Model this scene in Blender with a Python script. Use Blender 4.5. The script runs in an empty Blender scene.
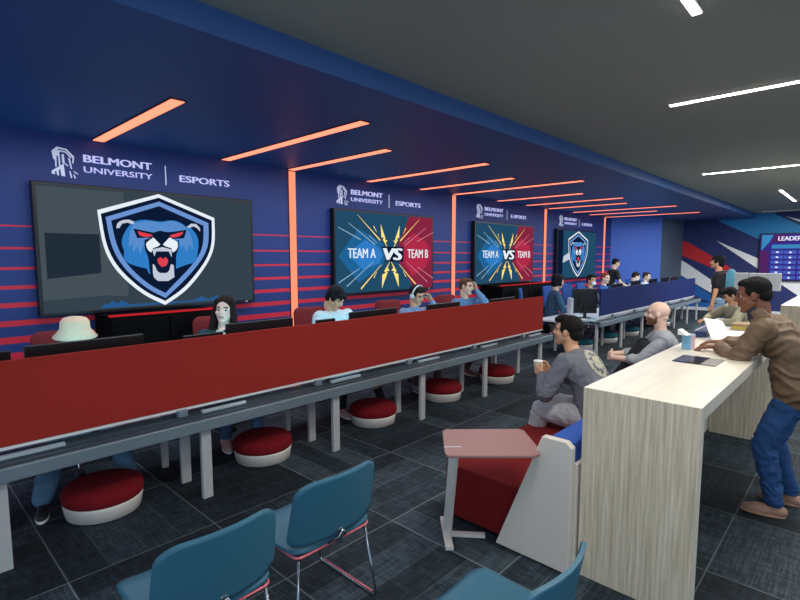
import bpy, bmesh, math, random
from mathutils import Vector, Matrix
random.seed(7)
C = bpy.context.scene.collection
sc = bpy.context.scene
PI = math.pi
V = Vector

# ---------------------------------------------------------------- materials
def lin(h):
    h = h.lstrip('#')
    r = [int(h[i:i+2], 16) / 255 for i in (0, 2, 4)]
    return tuple((c / 12.92 if c <= .04045 else ((c + .055) / 1.055) ** 2.4) for c in r) + (1,)

MATS = {}
def mat(name, hexc, rough=.6, metal=0., emit=None, estr=0., spec=.5, bump=0., bscale=200., var=0., vscale=6., coat=0., alpha=None):
    if name in MATS: return MATS[name]
    m = bpy.data.materials.new(name); m.use_nodes = True
    nt = m.node_tree; b = nt.nodes['Principled BSDF']
    col = lin(hexc)
    b.inputs['Base Color'].default_value = col
    b.inputs['Roughness'].default_value = rough
    b.inputs['Metallic'].default_value = metal
    b.inputs['Specular IOR Level'].default_value = spec
    b.inputs['Coat Weight'].default_value = coat
    if emit:
        b.inputs['Emission Color'].default_value = lin(emit)
        b.inputs['Emission Strength'].default_value = estr
    if alpha is not None:
        b.inputs['Transmission Weight'].default_value = alpha
    tc = nt.nodes.new('ShaderNodeTexCoord')
    if var > 0:
        n = nt.nodes.new('ShaderNodeTexNoise'); n.inputs['Scale'].default_value = vscale; n.inputs['Detail'].default_value = 4
        nt.links.new(tc.outputs['Object'], n.inputs['Vector'])
        mx = nt.nodes.new('ShaderNodeMix'); mx.data_type = 'RGBA'
        mx.inputs['A'].default_value = tuple(c * (1 - var) for c in col[:3]) + (1,)
        mx.inputs['B'].default_value = tuple(min(1, c * (1 + var)) for c in col[:3]) + (1,)
        nt.links.new(n.outputs['Fac'], mx.inputs['Factor'])
        nt.links.new(mx.outputs['Result'], b.inputs['Base Color'])
    if bump > 0:
        n2 = nt.nodes.new('ShaderNodeTexNoise'); n2.inputs['Scale'].default_value = bscale; n2.inputs['Detail'].default_value = 3
        nt.links.new(tc.outputs['Object'], n2.inputs['Vector'])
        bp = nt.nodes.new('ShaderNodeBump'); bp.inputs['Strength'].default_value = bump; bp.inputs['Distance'].default_value = .01
        nt.links.new(n2.outputs['Fac'], bp.inputs['Height'])
        nt.links.new(bp.outputs['Normal'], b.inputs['Normal'])
    MATS[name] = m
    return m

def N(nt, t, **kw):
    n = nt.nodes.new('ShaderNode' + t)
    for k, v in kw.items(): setattr(n, k, v)
    return n
def math_node(nt, op, a, b=None, c=None):
    n = N(nt, 'Math', operation=op)
    for i, x in enumerate((a, b, c)):
        if x is None: continue
        if isinstance(x, (int, float)): n.inputs[i].default_value = x
        else: nt.links.new(x, n.inputs[i])
    return n.outputs[0]

def stripe_wall_material():
    m = bpy.data.materials.new('navy_wall_with_red_stripes'); m.use_nodes = True
    nt = m.node_tree; b = nt.nodes['Principled BSDF']; b.inputs['Roughness'].default_value = .55
    tc = N(nt, 'TexCoord'); sx = N(nt, 'SeparateXYZ'); nt.links.new(tc.outputs['Object'], sx.inputs[0])
    z = sx.outputs['Z']
    bands = [(2.098, .008), (1.885, .011), (1.69, .0135), (1.507, .018), (1.335, .0235), (1.158, .028), (.995, .033), (.835, .038), (.68, .043), (.525, .048), (.37, .052), (.215, .056)]
    tot = None
    for c, hw in bands:
        v = math_node(nt, 'COMPARE', z, c, hw)
        tot = v if tot is None else math_node(nt, 'MAXIMUM', tot, v)
    mx = N(nt, 'Mix', data_type='RGBA')
    mx.inputs['A'].default_value = lin('#20387e'); mx.inputs['B'].default_value = lin('#e2243f')
    nt.links.new(tot, mx.inputs['Factor']); nt.links.new(mx.outputs['Result'], b.inputs['Base Color'])
    return m

def carpet_material():
    m = bpy.data.materials.new('charcoal_carpet_tiles'); m.use_nodes = True
    nt = m.node_tree; b = nt.nodes['Principled BSDF']; b.inputs['Roughness'].default_value = .8
    b.inputs['Specular IOR Level'].default_value = .35
    L = nt.links.new
    tc = N(nt, 'TexCoord'); sx = N(nt, 'SeparateXYZ'); L(tc.outputs['Object'], sx.inputs[0])
    T = .85
    u = math_node(nt, 'DIVIDE', math_node(nt, 'SUBTRACT', sx.outputs['X'], .63 - 8.5), T)
    v = math_node(nt, 'DIVIDE', math_node(nt, 'SUBTRACT', sx.outputs['Y'], .57 - 8.5), T)
    cu = math_node(nt, 'FLOOR', u); cv = math_node(nt, 'FLOOR', v)
    fu = math_node(nt, 'FRACT', u); fv = math_node(nt, 'FRACT', v)
    par = math_node(nt, 'MODULO', math_node(nt, 'ADD', cu, cv), 2.0)
    inv = math_node(nt, 'SUBTRACT', 1.0, par)
    across = math_node(nt, 'ADD', math_node(nt, 'MULTIPLY', fu, par), math_node(nt, 'MULTIPLY', fv, inv))
    along = math_node(nt, 'ADD', math_node(nt, 'MULTIPLY', v, par), math_node(nt, 'MULTIPLY', u, inv))
    acr4 = math_node(nt, 'MULTIPLY', across, 4.0)
    pidx = math_node(nt, 'FLOOR', acr4)
    cb = N(nt, 'CombineXYZ'); L(cu, cb.inputs[0]); L(cv, cb.inputs[1]); L(pidx, cb.inputs[2])
    wn = N(nt, 'TexWhiteNoise'); L(cb.outputs[0], wn.inputs['Vector'])
    cb3 = N(nt, 'CombineXYZ'); L(cu, cb3.inputs[0]); L(cv, cb3.inputs[1]); wn3 = N(nt, 'TexWhiteNoise'); L(cb3.outputs[0], wn3.inputs['Vector'])
    cb2 = N(nt, 'CombineXYZ')
    L(math_node(nt, 'MULTIPLY', along, 3.0), cb2.inputs[0])
    L(math_node(nt, 'ADD', math_node(nt, 'MULTIPLY', across, 42.0), math_node(nt, 'MULTIPLY', cv, 57.0)), cb2.inputs[1])
    L(math_node(nt, 'MULTIPLY', cu, 13.0), cb2.inputs[2])
    n1 = N(nt, 'TexNoise'); n1.inputs['Scale'].default_value = 1.6; n1.inputs['Detail'].default_value = 6; n1.inputs['Roughness'].default_value = .7
    L(cb2.outputs[0], n1.inputs['Vector'])
    cb4 = N(nt, 'CombineXYZ')
    L(math_node(nt, 'MULTIPLY', along, 30.0), cb4.inputs[0]); L(math_node(nt, 'MULTIPLY', across, 7.0), cb4.inputs[1]); L(math_node(nt, 'MULTIPLY', cu, 7.0), cb4.inputs[2])
    n2 = N(nt, 'TexNoise'); n2.inputs['Scale'].default_value = 1.1; n2.inputs['Detail'].default_value = 5
    L(cb4.outputs[0], n2.inputs['Vector'])
    f = math_node(nt, 'ADD', math_node(nt, 'MULTIPLY', n1.outputs['Fac'], .75), math_node(nt, 'MULTIPLY', n2.outputs['Fac'], .45))
    f = math_node(nt, 'ADD', f, math_node(nt, 'MULTIPLY', math_node(nt, 'SUBTRACT', wn.outputs['Value'], .5), .20))
    f = math_node(nt, 'ADD', f, math_node(nt, 'MULTIPLY', math_node(nt, 'SUBTRACT', wn3.outputs['Value'], .5), .12))
    cr = N(nt, 'ValToRGB'); e = cr.color_ramp.elements
    e[0].position = .42; e[0].color = lin('#0d161d'); e[1].position = .92; e[1].color = lin('#526068')
    mid = e.new(.60); mid.color = lin('#212f39')
    L(f, cr.inputs[0])
    # thin paler seams round every tile, fainter between planks
    def seam(fr, w):
        return math_node(nt, 'GREATER_THAN', math_node(nt, 'ABSOLUTE', math_node(nt, 'SUBTRACT', fr, .5)), .5 - w)
    s = math_node(nt, 'MAXIMUM', seam(fu, .0055), seam(fv, .0055))
    s2 = math_node(nt, 'MULTIPLY', seam(math_node(nt, 'FRACT', acr4), .016), .25)
    s = math_node(nt, 'MULTIPLY', math_node(nt, 'MAXIMUM', s, s2), math_node(nt, 'ADD', .25, math_node(nt, 'MULTIPLY', wn3.outputs['Value'], .5)))
    mx = N(nt, 'Mix', data_type='RGBA'); L(s, mx.inputs['Factor']); L(cr.outputs[0], mx.inputs['A']); mx.inputs['B'].default_value = lin('#8d969a')
    L(mx.outputs['Result'], b.inputs['Base Color'])
    bp = N(nt, 'Bump'); bp.inputs['Strength'].default_value = .25; bp.inputs['Distance'].default_value = .004
    L(n1.outputs['Fac'], bp.inputs['Height']); L(bp.outputs['Normal'], b.inputs['Normal'])
    return m

def grain_material(name, scale, c0, c1, rough=.4, lo=.35, hi=.68):
    m = bpy.data.materials.new(name); m.use_nodes = True
    nt = m.node_tree; b = nt.nodes['Principled BSDF']; b.inputs['Roughness'].default_value = rough
    tc = N(nt, 'TexCoord'); mp = N(nt, 'Mapping'); mp.inputs['Scale'].default_value = scale
    nt.links.new(tc.outputs['Object'], mp.inputs[0])
    n1 = N(nt, 'TexNoise'); n1.inputs['Scale'].default_value = 1; n1.inputs['Detail'].default_value = 7; n1.inputs['Roughness'].default_value = .65
    nt.links.new(mp.outputs[0], n1.inputs['Vector'])
    cr = N(nt, 'ValToRGB'); cr.color_ramp.elements[0].position = lo; cr.color_ramp.elements[1].position = hi
    cr.color_ramp.elements[0].color = lin(c0); cr.color_ramp.elements[1].color = lin(c1)
    nt.links.new(n1.outputs['Fac'], cr.inputs[0]); nt.links.new(cr.outputs[0], b.inputs['Base Color'])
    return m

def emission(name, hexc, strength):
    if name in MATS: return MATS[name]
    m = bpy.data.materials.new(name); m.use_nodes = True
    nt = m.node_tree; nt.nodes.clear()
    o = N(nt, 'OutputMaterial'); e = N(nt, 'Emission')
    e.inputs[0].default_value = lin(hexc); e.inputs[1].default_value = strength
    nt.links.new(e.outputs[0], o.inputs[0])
    MATS[name] = m
    return m

# ---------------------------------------------------------------- mesh helpers
class MB:
    def __init__(s): s.bm = bmesh.new(); s.mi = 0
    def _fin(s, faces):
        for f in faces: f.material_index = s.mi
    def box(s, c, size, rot=None, bev=0.):
        b2 = bmesh.new(); bmesh.ops.create_cube(b2, size=1)
        for v in b2.verts: v.co = V((v.co.x * size[0], v.co.y * size[1], v.co.z * size[2]))
        if bev > 0: bmesh.ops.bevel(b2, geom=b2.edges[:] , offset=bev, segments=2, affect='EDGES', profile=.5)
        M = Matrix.Translation(c) @ (rot.to_4x4() if rot else Matrix.Identity(4))
        s._merge(b2, M); return s
    def _merge(s, b2, M):
        mp = {}
        for v in b2.verts: mp[v] = s.bm.verts.new(M @ v.co)
        for f in b2.faces:
            try:
                nf = s.bm.faces.new([mp[v] for v in f.verts]); nf.material_index = s.mi; nf.smooth = f.smooth
            except ValueError: pass
        b2.free()
    def lathe(s, prof, c=(0, 0, 0), seg=32, M=None, smooth=True):
        # prof: list of (r, z) from bottom to top; closed ends
        b2 = bmesh.new(); rings = []
        for r, z in prof:
            rings.append([b2.verts.new((r * math.cos(2*PI*i/seg), r * math.sin(2*PI*i/seg), z)) for i in range(seg)])
        for a, b in zip(rings, rings[1:]):
            for i in range(seg):
                f = b2.faces.new((a[i], a[(i+1) % seg], b[(i+1) % seg], b[i])); f.smooth = smooth
        b2.faces.new(rings[0][::-1]); b2.faces.new(rings[-1])
        s._merge(b2, Matrix.Translation(c) @ (M if M else Matrix.Identity(4))); return s
    def cyl(s, a, b, r, r2=None, seg=12):
        a, b = V(a), V(b); d = b - a
        q = d.to_track_quat('Z', 'Y').to_matrix().to_4x4()
        s.lathe([(r, 0), (r if r2 is None else r2, d.length)], (0, 0, 0), seg, Matrix.Translation(a) @ q); return s
    def tube(s, pts, r, seg=8, round_=0.0, closed=False):
        P = [V(p) for p in pts]
        if round_ > 0:
            Q = [] if closed else [P[0]]
            rng = range(len(P)) if closed else range(1, len(P) - 1)
            for i in rng:
                p0, p1, p2 = P[i-1], P[i], P[(i+1) % len(P)]
                a = p1 + (p0 - p1).normalized() * min(round_, (p0-p1).length * .45)
                c = p1 + (p2 - p1).normalized() * min(round_, (p2-p1).length * .45)
                for t in (0, .25, .5, .75, 1): Q.append(a*(1-t)**2 + p1*2*t*(1-t) + c*t*t)
            if not closed: Q.append(P[-1])
            P = Q
        n = len(P); rings = []
        ref = None
        for i in range(n):
            if closed: d = (P[(i+1) % n] - P[i-1]).normalized()
            else: d = (P[min(i+1, n-1)] - P[max(i-1, 0)]).normalized()
            if ref is None: ref = d.orthogonal().normalized()
            ref = (ref - d * ref.dot(d)).normalized(); w = d.cross(ref)
            rings.append([s.bm.verts.new(P[i] + (ref*math.cos(2*PI*k/seg) + w*math.sin(2*PI*k/seg)) * r) for k in range(seg)])
        for i in range(n if closed else n-1):
            a, b = rings[i], rings[(i+1) % n]
            for k in range(seg):
                f = s.bm.faces.new((a[k], a[(k+1) % seg], b[(k+1) % seg], b[k])); f.smooth = True; f.material_index = s.mi
        if not closed:
            f = s.bm.faces.new(rings[0][::-1]); f.material_index = s.mi
            f = s.bm.faces.new(rings[-1]); f.material_index = s.mi
        return s
    def prism(s, poly, origin, ax, ay, depth, bev=0.):
        # poly 2-D, extruded along ax x ay by depth
        origin, ax, ay = V(origin), V(ax).normalized(), V(ay).normalized(); n = ax.cross(ay)
        area = sum(poly[i][0]*poly[(i+1) % len(poly)][1] - poly[(i+1) % len(poly)][0]*poly[i][1] for i in range(len(poly)))
        if area < 0: poly = poly[::-1]
        b2 = bmesh.new()
        lo = [b2.verts.new(origin + ax*x + ay*y) for x, y in poly]
        hi = [b2.verts.new(origin + ax*x + ay*y + n*depth) for x, y in poly]
        b2.faces.new(lo[::-1]); b2.faces.new(hi)
        k = len(poly)
        for i in range(k): b2.faces.new((lo[i], lo[(i+1) % k], hi[(i+1) % k], hi[i]))
        if bev > 0: bmesh.ops.bevel(b2, geom=b2.edges[:], offset=bev, segments=2, affect='EDGES', profile=.5)
        s._merge(b2, Matrix.Identity(4)); return s
    def face(s, pts):
        f = s.bm.faces.new([s.bm.verts.new(V(p)) for p in pts]); f.material_index = s.mi; return s
    def build(s, name, mats, parent=None, smooth=None):
        me = bpy.data.meshes.new(name)
        bmesh.ops.recalc_face_normals(s.bm, faces=s.bm.faces[:])
        s.bm.to_mesh(me); s.bm.free()
        if not isinstance(mats, (list, tuple)): mats = [mats]
        for m in mats: me.materials.append(m)
        if smooth is True:
            for p in me.polygons: p.use_smooth = True
        o = bpy.data.objects.new(name, me); C.objects.link(o)
        if parent: o.parent = parent
        return o

def empty(name, label, cat, loc=(0, 0, 0), rz=0., group=None):
    o = bpy.data.objects.new(name, None); C.objects.link(o); o.empty_display_size = .1
    o.location = loc; o.rotation_euler = (0, 0, rz); o['label'] = label; o['category'] = cat
    if group: o['group'] = group
    return o
def tag(o, label, cat, group=None):
    o['label'] = label; o['category'] = cat
    if group: o['group'] = group
    return o
def struct(o, label, cat=None):
    o['kind'] = 'structure'; o['label'] = label; o['category'] = cat or o.name.split('_')[0].split('.')[0]; return o
def dup(root, loc=None, rz=None, label=None, group=None):
    r = root.copy(); C.objects.link(r)
    if loc is not None: r.location = loc
    if rz is not None: r.rotation_euler = (0, 0, rz)
    if label: r['label'] = label
    if group: r['group'] = group
    def rec(src, dst):
        for ch in src.children:
            c = ch.copy(); C.objects.link(c); c.parent = dst
            rec(ch, c)
    rec(root, r)
    return r

def rounded(w, h, r, n=5, cx=0, cy=0):
    pts = []
    for sx, sy, a0 in ((1, 1, 0), (-1, 1, 90), (-1, -1, 180), (1, -1, 270)):
        for i in range(n + 1):
            a = math.radians(a0 + 90 * i / n)
            pts.append((cx + sx*(w/2 - r) + r*math.cos(a), cy + sy*(h/2 - r) + r*math.sin(a)))
    return pts

# text turned into mesh, returned as list of polygons in 2-D (unit: metres, baseline at y = 0, left at x = 0)
_tc = {}
def text_polys(txt, bold=.0, shear=0., spacing=1.):
    key = (txt, bold, shear, spacing)
    if key in _tc: return _tc[key]
    bb, bold = bold, 0.
    cu = bpy.data.curves.new('lettering', 'FONT'); cu.body = txt; cu.size = 1; cu.offset = bold; cu.shear = shear; cu.space_character = spacing
    cu.resolution_u = 4
    ob = bpy.data.objects.new('lettering', cu); C.objects.link(ob)
    dg = bpy.context.evaluated_depsgraph_get()
    me = bpy.data.meshes.new_from_object(ob.evaluated_get(dg))
    polys = [[(me.vertices[i].co.x, me.vertices[i].co.y) for i in p.vertices] for p in me.polygons]
    bpy.data.objects.remove(ob); bpy.data.curves.remove(cu); bpy.data.meshes.remove(me)
    xs = [x for p in polys for x, y in p]; ys = [y for p in polys for x, y in p]
    x0, x1, y0, y1 = min(xs), max(xs), min(ys), max(ys)
    r = [[((x - x0 + k*bb*1.2) / (x1 - x0 + 2.4*bb), (y - y0) / (y1 - y0)) for x, y in p] for p in polys for k in ((0,) if bb == 0 else (0, 1, 2))]
    _tc[key] = r
    return r

# ---------------------------------------------------------------- organic shapes: tapered capsules and ellipsoids fused into one surface
def _capsule(bm, a, b, ra, rb, seg=14):
    a, b = V(a), V(b); d = b - a; L = d.length
    if L < 1e-5: d = V((0, 0, 1)); L = 0
    q = d.to_track_quat('Z', 'Y').to_matrix()
    prof = []
    for i in range(0, 6): t = -PI/2 + (PI/2) * i / 5; prof.append((ra * math.cos(t), ra * math.sin(t)))
    for i in range(0, 6): t = (PI/2) * i / 5; prof.append((rb * math.cos(t), L + rb * math.sin(t)))
    rings = []
    for r, z in prof[1:-1]:
        rings.append([bm.verts.new(a + q @ V((r*math.cos(2*PI*k/seg), r*math.sin(2*PI*k/seg), z))) for k in range(seg)])
    bot = bm.verts.new(a + q @ V((0, 0, -ra))); top = bm.verts.new(a + q @ V((0, 0, L + rb)))
    for A, B in zip(rings, rings[1:]):
        for k in range(seg): bm.faces.new((A[k], A[(k+1) % seg], B[(k+1) % seg], B[k]))
    for k in range(seg):
        bm.faces.new((bot, rings[0][(k+1) % seg], rings[0][k])); bm.faces.new((top, rings[-1][k], rings[-1][(k+1) % seg]))
def _ellipsoid(bm, c, r, R=None):
    g = bmesh.ops.create_icosphere(bm, subdivisions=3, radius=1)
    R = R if R is not None else Matrix.Identity(3)
    for v in g['verts']: v.co = V(c) + R @ V((v.co.x*r[0], v.co.y*r[1], v.co.z*r[2]))
def blob(name, prims, mats, parent, voxel=.008, smooth=4, matfn=None, folds=0.):
    bm = bmesh.new()
    for p in prims:
        if p[0] == 'c': _capsule(bm, *p[1:])
        elif p[0] == 'e': _ellipsoid(bm, *p[1:])
        elif p[0] == 'b':   # box: centre, size, matrix
            g = bmesh.ops.create_cube(bm, size=1)
            R = p[3] if len(p) > 3 and p[3] is not None else Matrix.Identity(3)
            for v in g['verts']: v.co = V(p[1]) + R @ V((v.co.x*p[2][0], v.co.y*p[2][1], v.co.z*p[2][2]))
    me = bpy.data.meshes.new(name); bm.to_mesh(me); bm.free()
    o = bpy.data.objects.new(name, me); C.objects.link(o)
    md = o.modifiers.new('r', 'REMESH'); md.mode = 'VOXEL'; md.voxel_size = voxel; md.use_smooth_shade = True
    if smooth:
        s = o.modifiers.new('s', 'SMOOTH'); s.factor = .5; s.iterations = smooth
    dg = bpy.context.evaluated_depsgraph_get()
    me2 = bpy.data.meshes.new_from_object(o.evaluated_get(dg))
    o.modifiers.clear(); o.data = me2; bpy.data.meshes.remove(me); me2.name = name
    me2.materials.clear()
    if folds > 0:      # soft cloth folds
        from mathutils import noise
        for v, nv in [(v, v.normal.copy()) for v in me2.vertices]:
            q = V((v.co.x*9, v.co.y*9, v.co.z*14)); a_ = noise.noise(q + V((3.1, .7, 9.2)) + noise.noise_vector(v.co*5)*1.2)
            r_ = 1 - abs(a_)*2.2
            v.co += nv * folds * (max(r_, -.2) - .35)
    if not isinstance(mats, (list, tuple)): mats = [mats]
    for m in mats: me2.materials.append(m)
    for p in me2.polygons:
        p.use_smooth = True
        p.material_index = 0
    if matfn:
        for p in me2.polygons: p.material_index = matfn(p.center)
    if parent: o.parent = parent
    return o
# ---------------------------------------------------------------- people
def Rx(d): return Matrix.Rotation(math.radians(d), 3, 'X')
def Ry(d): return Matrix.Rotation(math.radians(d), 3, 'Y')
def Rz(d): return Matrix.Rotation(math.radians(d), 3, 'Z')
def ik(a, c, l1, l2, pole):
    a, c = V(a), V(c); d = c - a; L = d.length
    if L > (l1 + l2) * .999: c = a + d.normalized() * (l1 + l2) * .999; d = c - a; L = d.length
    L = max(L, abs(l1 - l2) + .01)
    x = (L*L + l1*l1 - l2*l2) / (2*L); h = math.sqrt(max(l1*l1 - x*x, 0))
    u = d.normalized(); p = V(pole); p = (p - u * p.dot(u)).normalized()
    return a + u*x + p*h, c
def hand_prims(w, d, n, side, s, curl=25, spread=1.):
    """w wrist, d direction of fingers, n palm normal (palm side), side +1 right hand / -1 left"""
    w, d, n = V(w), V(d).normalized(), V(n); n = (n - d*n.dot(d)).normalized()
    x = d.cross(n).normalized() * side      # towards the thumb
    P = []
    for k in (-1.4, -.45, .5, 1.4):
        P.append(('c', w + d*.012*s + x*k*.014*s, w + d*.082*s + x*k*.019*s*spread, .0145*s, .0115*s))
    lens = (.058, .074, .080, .070)
    for k, L in zip((-1.5, -.5, .5, 1.5), lens):
        a = w + d*.086*s + x*k*.0195*s*spread
        d1 = (d*math.cos(math.radians(curl)) + n*math.sin(math.radians(curl)) + x*k*.04).normalized()
        b = a + d1*L*.5*s
        d2 = (d*math.cos(math.radians(curl*2.3)) + n*math.sin(math.radians(curl*2.3))).normalized()
        c = b + d2*L*.5*s
        P += [('c', a, b, .0088*s, .0078*s), ('c', b, c, .0078*s, .0066*s)]
    t0 = w + d*.025*s + x*.022*s; t1 = t0 + (d*.6 + x*.8 + n*.25).normalized()*.042*s; t2 = t1 + (d*.9 + x*.25 + n*.5).normalized()*.036*s
    P += [('c', t0, t1, .0135*s, .0105*s), ('c', t1, t2, .0100*s, .0082*s)]
    return P

def head_prims():
    P = [('e', (0, -.014, .030), (.076, .096, .088)), ('e', (0, .022, -.030), (.060, .070, .084)),
         ('c', (-.044, .004, -.052), (-.006, .064, -.096), .024, .021), ('c', (.044, .004, -.052), (.006, .064, -.096), .024, .021),
         ('e', (0, .074, -.098), (.020, .016, .015)),
         ('c', (0, .082, .016), (0, .104, -.020), .0085, .0115), ('e', (-.012, .094, -.026), (.009, .010, .0075)), ('e', (.012, .094, -.026), (.009, .010, .0075)),
         ('c', (-.046, .068, .028), (-.012, .082, .024), .0105, .0105), ('c', (.046, .068, .028), (.012, .082, .024), .0105, .0105),
         ('e', (-.040, .058, -.024), (.022, .020, .022)), ('e', (.040, .058, -.024), (.022, .020, .022)),
         ('e', (0, .086, -.052), (.024, .0105, .0065)), ('e', (0, .085, -.062), (.020, .0105, .0070)),
         ('e', (-.078, -.004, -.006), (.009, .019, .031)), ('e', (.078, -.004, -.006), (.009, .019, .031)),
         ('c', (0, -.030, -.035), (0, -.034, -.120), .058, .055), ('e', (0, -.055, -.030), (.055, .045, .045))]
    return P

HAIR = {
 'crop': [('e', (0, -.026, .046), (.083, .094, .082)), ('e', (0, .020, .088), (.058, .055, .032)), ('e', (0, -.058, -.005), (.072, .058, .062)), ('e', (-.066, .0, .03), (.014, .04, .035)), ('e', (.066, .0, .03), (.014, .04, .035))],
 'quiff': [('e', (0, -.028, .046), (.086, .096, .084)), ('e', (0, .030, .098), (.062, .058, .034)), ('e', (-.025, .070, .088), (.038, .028, .026)), ('e', (.03, .066, .092), (.036, .028, .026)), ('e', (0, -.064, -.012), (.074, .058, .066)), ('e', (-.070, .006, .026), (.014, .036, .042)), ('e', (.070, .006, .026), (.014, .036, .042))],
 'fringe': [('e', (0, -.024, .048), (.090, .100, .086)), ('e', (0, .058, .070), (.062, .034, .030)), ('e', (-.03, .078, .052), (.030, .018, .022)), ('e', (.034, .074, .054), (.03, .018, .022)), ('e', (0, -.060, -.02), (.078, .06, .07)), ('e', (-.074, .008, .018), (.016, .04, .044)), ('e', (.074, .008, .018), (.016, .04, .044))],
 'long': [('e', (0, -.026, .046), (.088, .100, .086)), ('c', (-.062, .030, .078), (-.086, .016, -.06), .024, .022), ('c', (.062, .030, .078), (.086, .016, -.06), .024, .022),
          ('c', (-.086, .010, -.05), (-.100, .030, -.24), .028, .026), ('c', (.086, .010, -.05), (.100, .03, -.24), .028, .026), ('c', (-.075, -.03, -.05), (-.085, -.03, -.26), .036, .03), ('c', (.075, -.03, -.05), (.085, -.03, -.26), .036, .03), ('e', (0, -.075, -.08), (.085, .045, .16))],
 'bob': [('e', (0, -.026, .050), (.096, .106, .092)), ('e', (0, -.055, -.03), (.092, .07, .09)), ('c', (-.078, .012, .05), (-.088, .005, -.065), .024, .026), ('c', (.078, .012, .05), (.088, .005, -.065), .024, .026), ('e', (0, .05, .085), (.06, .04, .03))],
}

SKIN = {'tan': '#d9a27e', 'light': '#e8bba0', 'pale': '#efc9b4', 'dark': '#7a4a33'}

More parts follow.
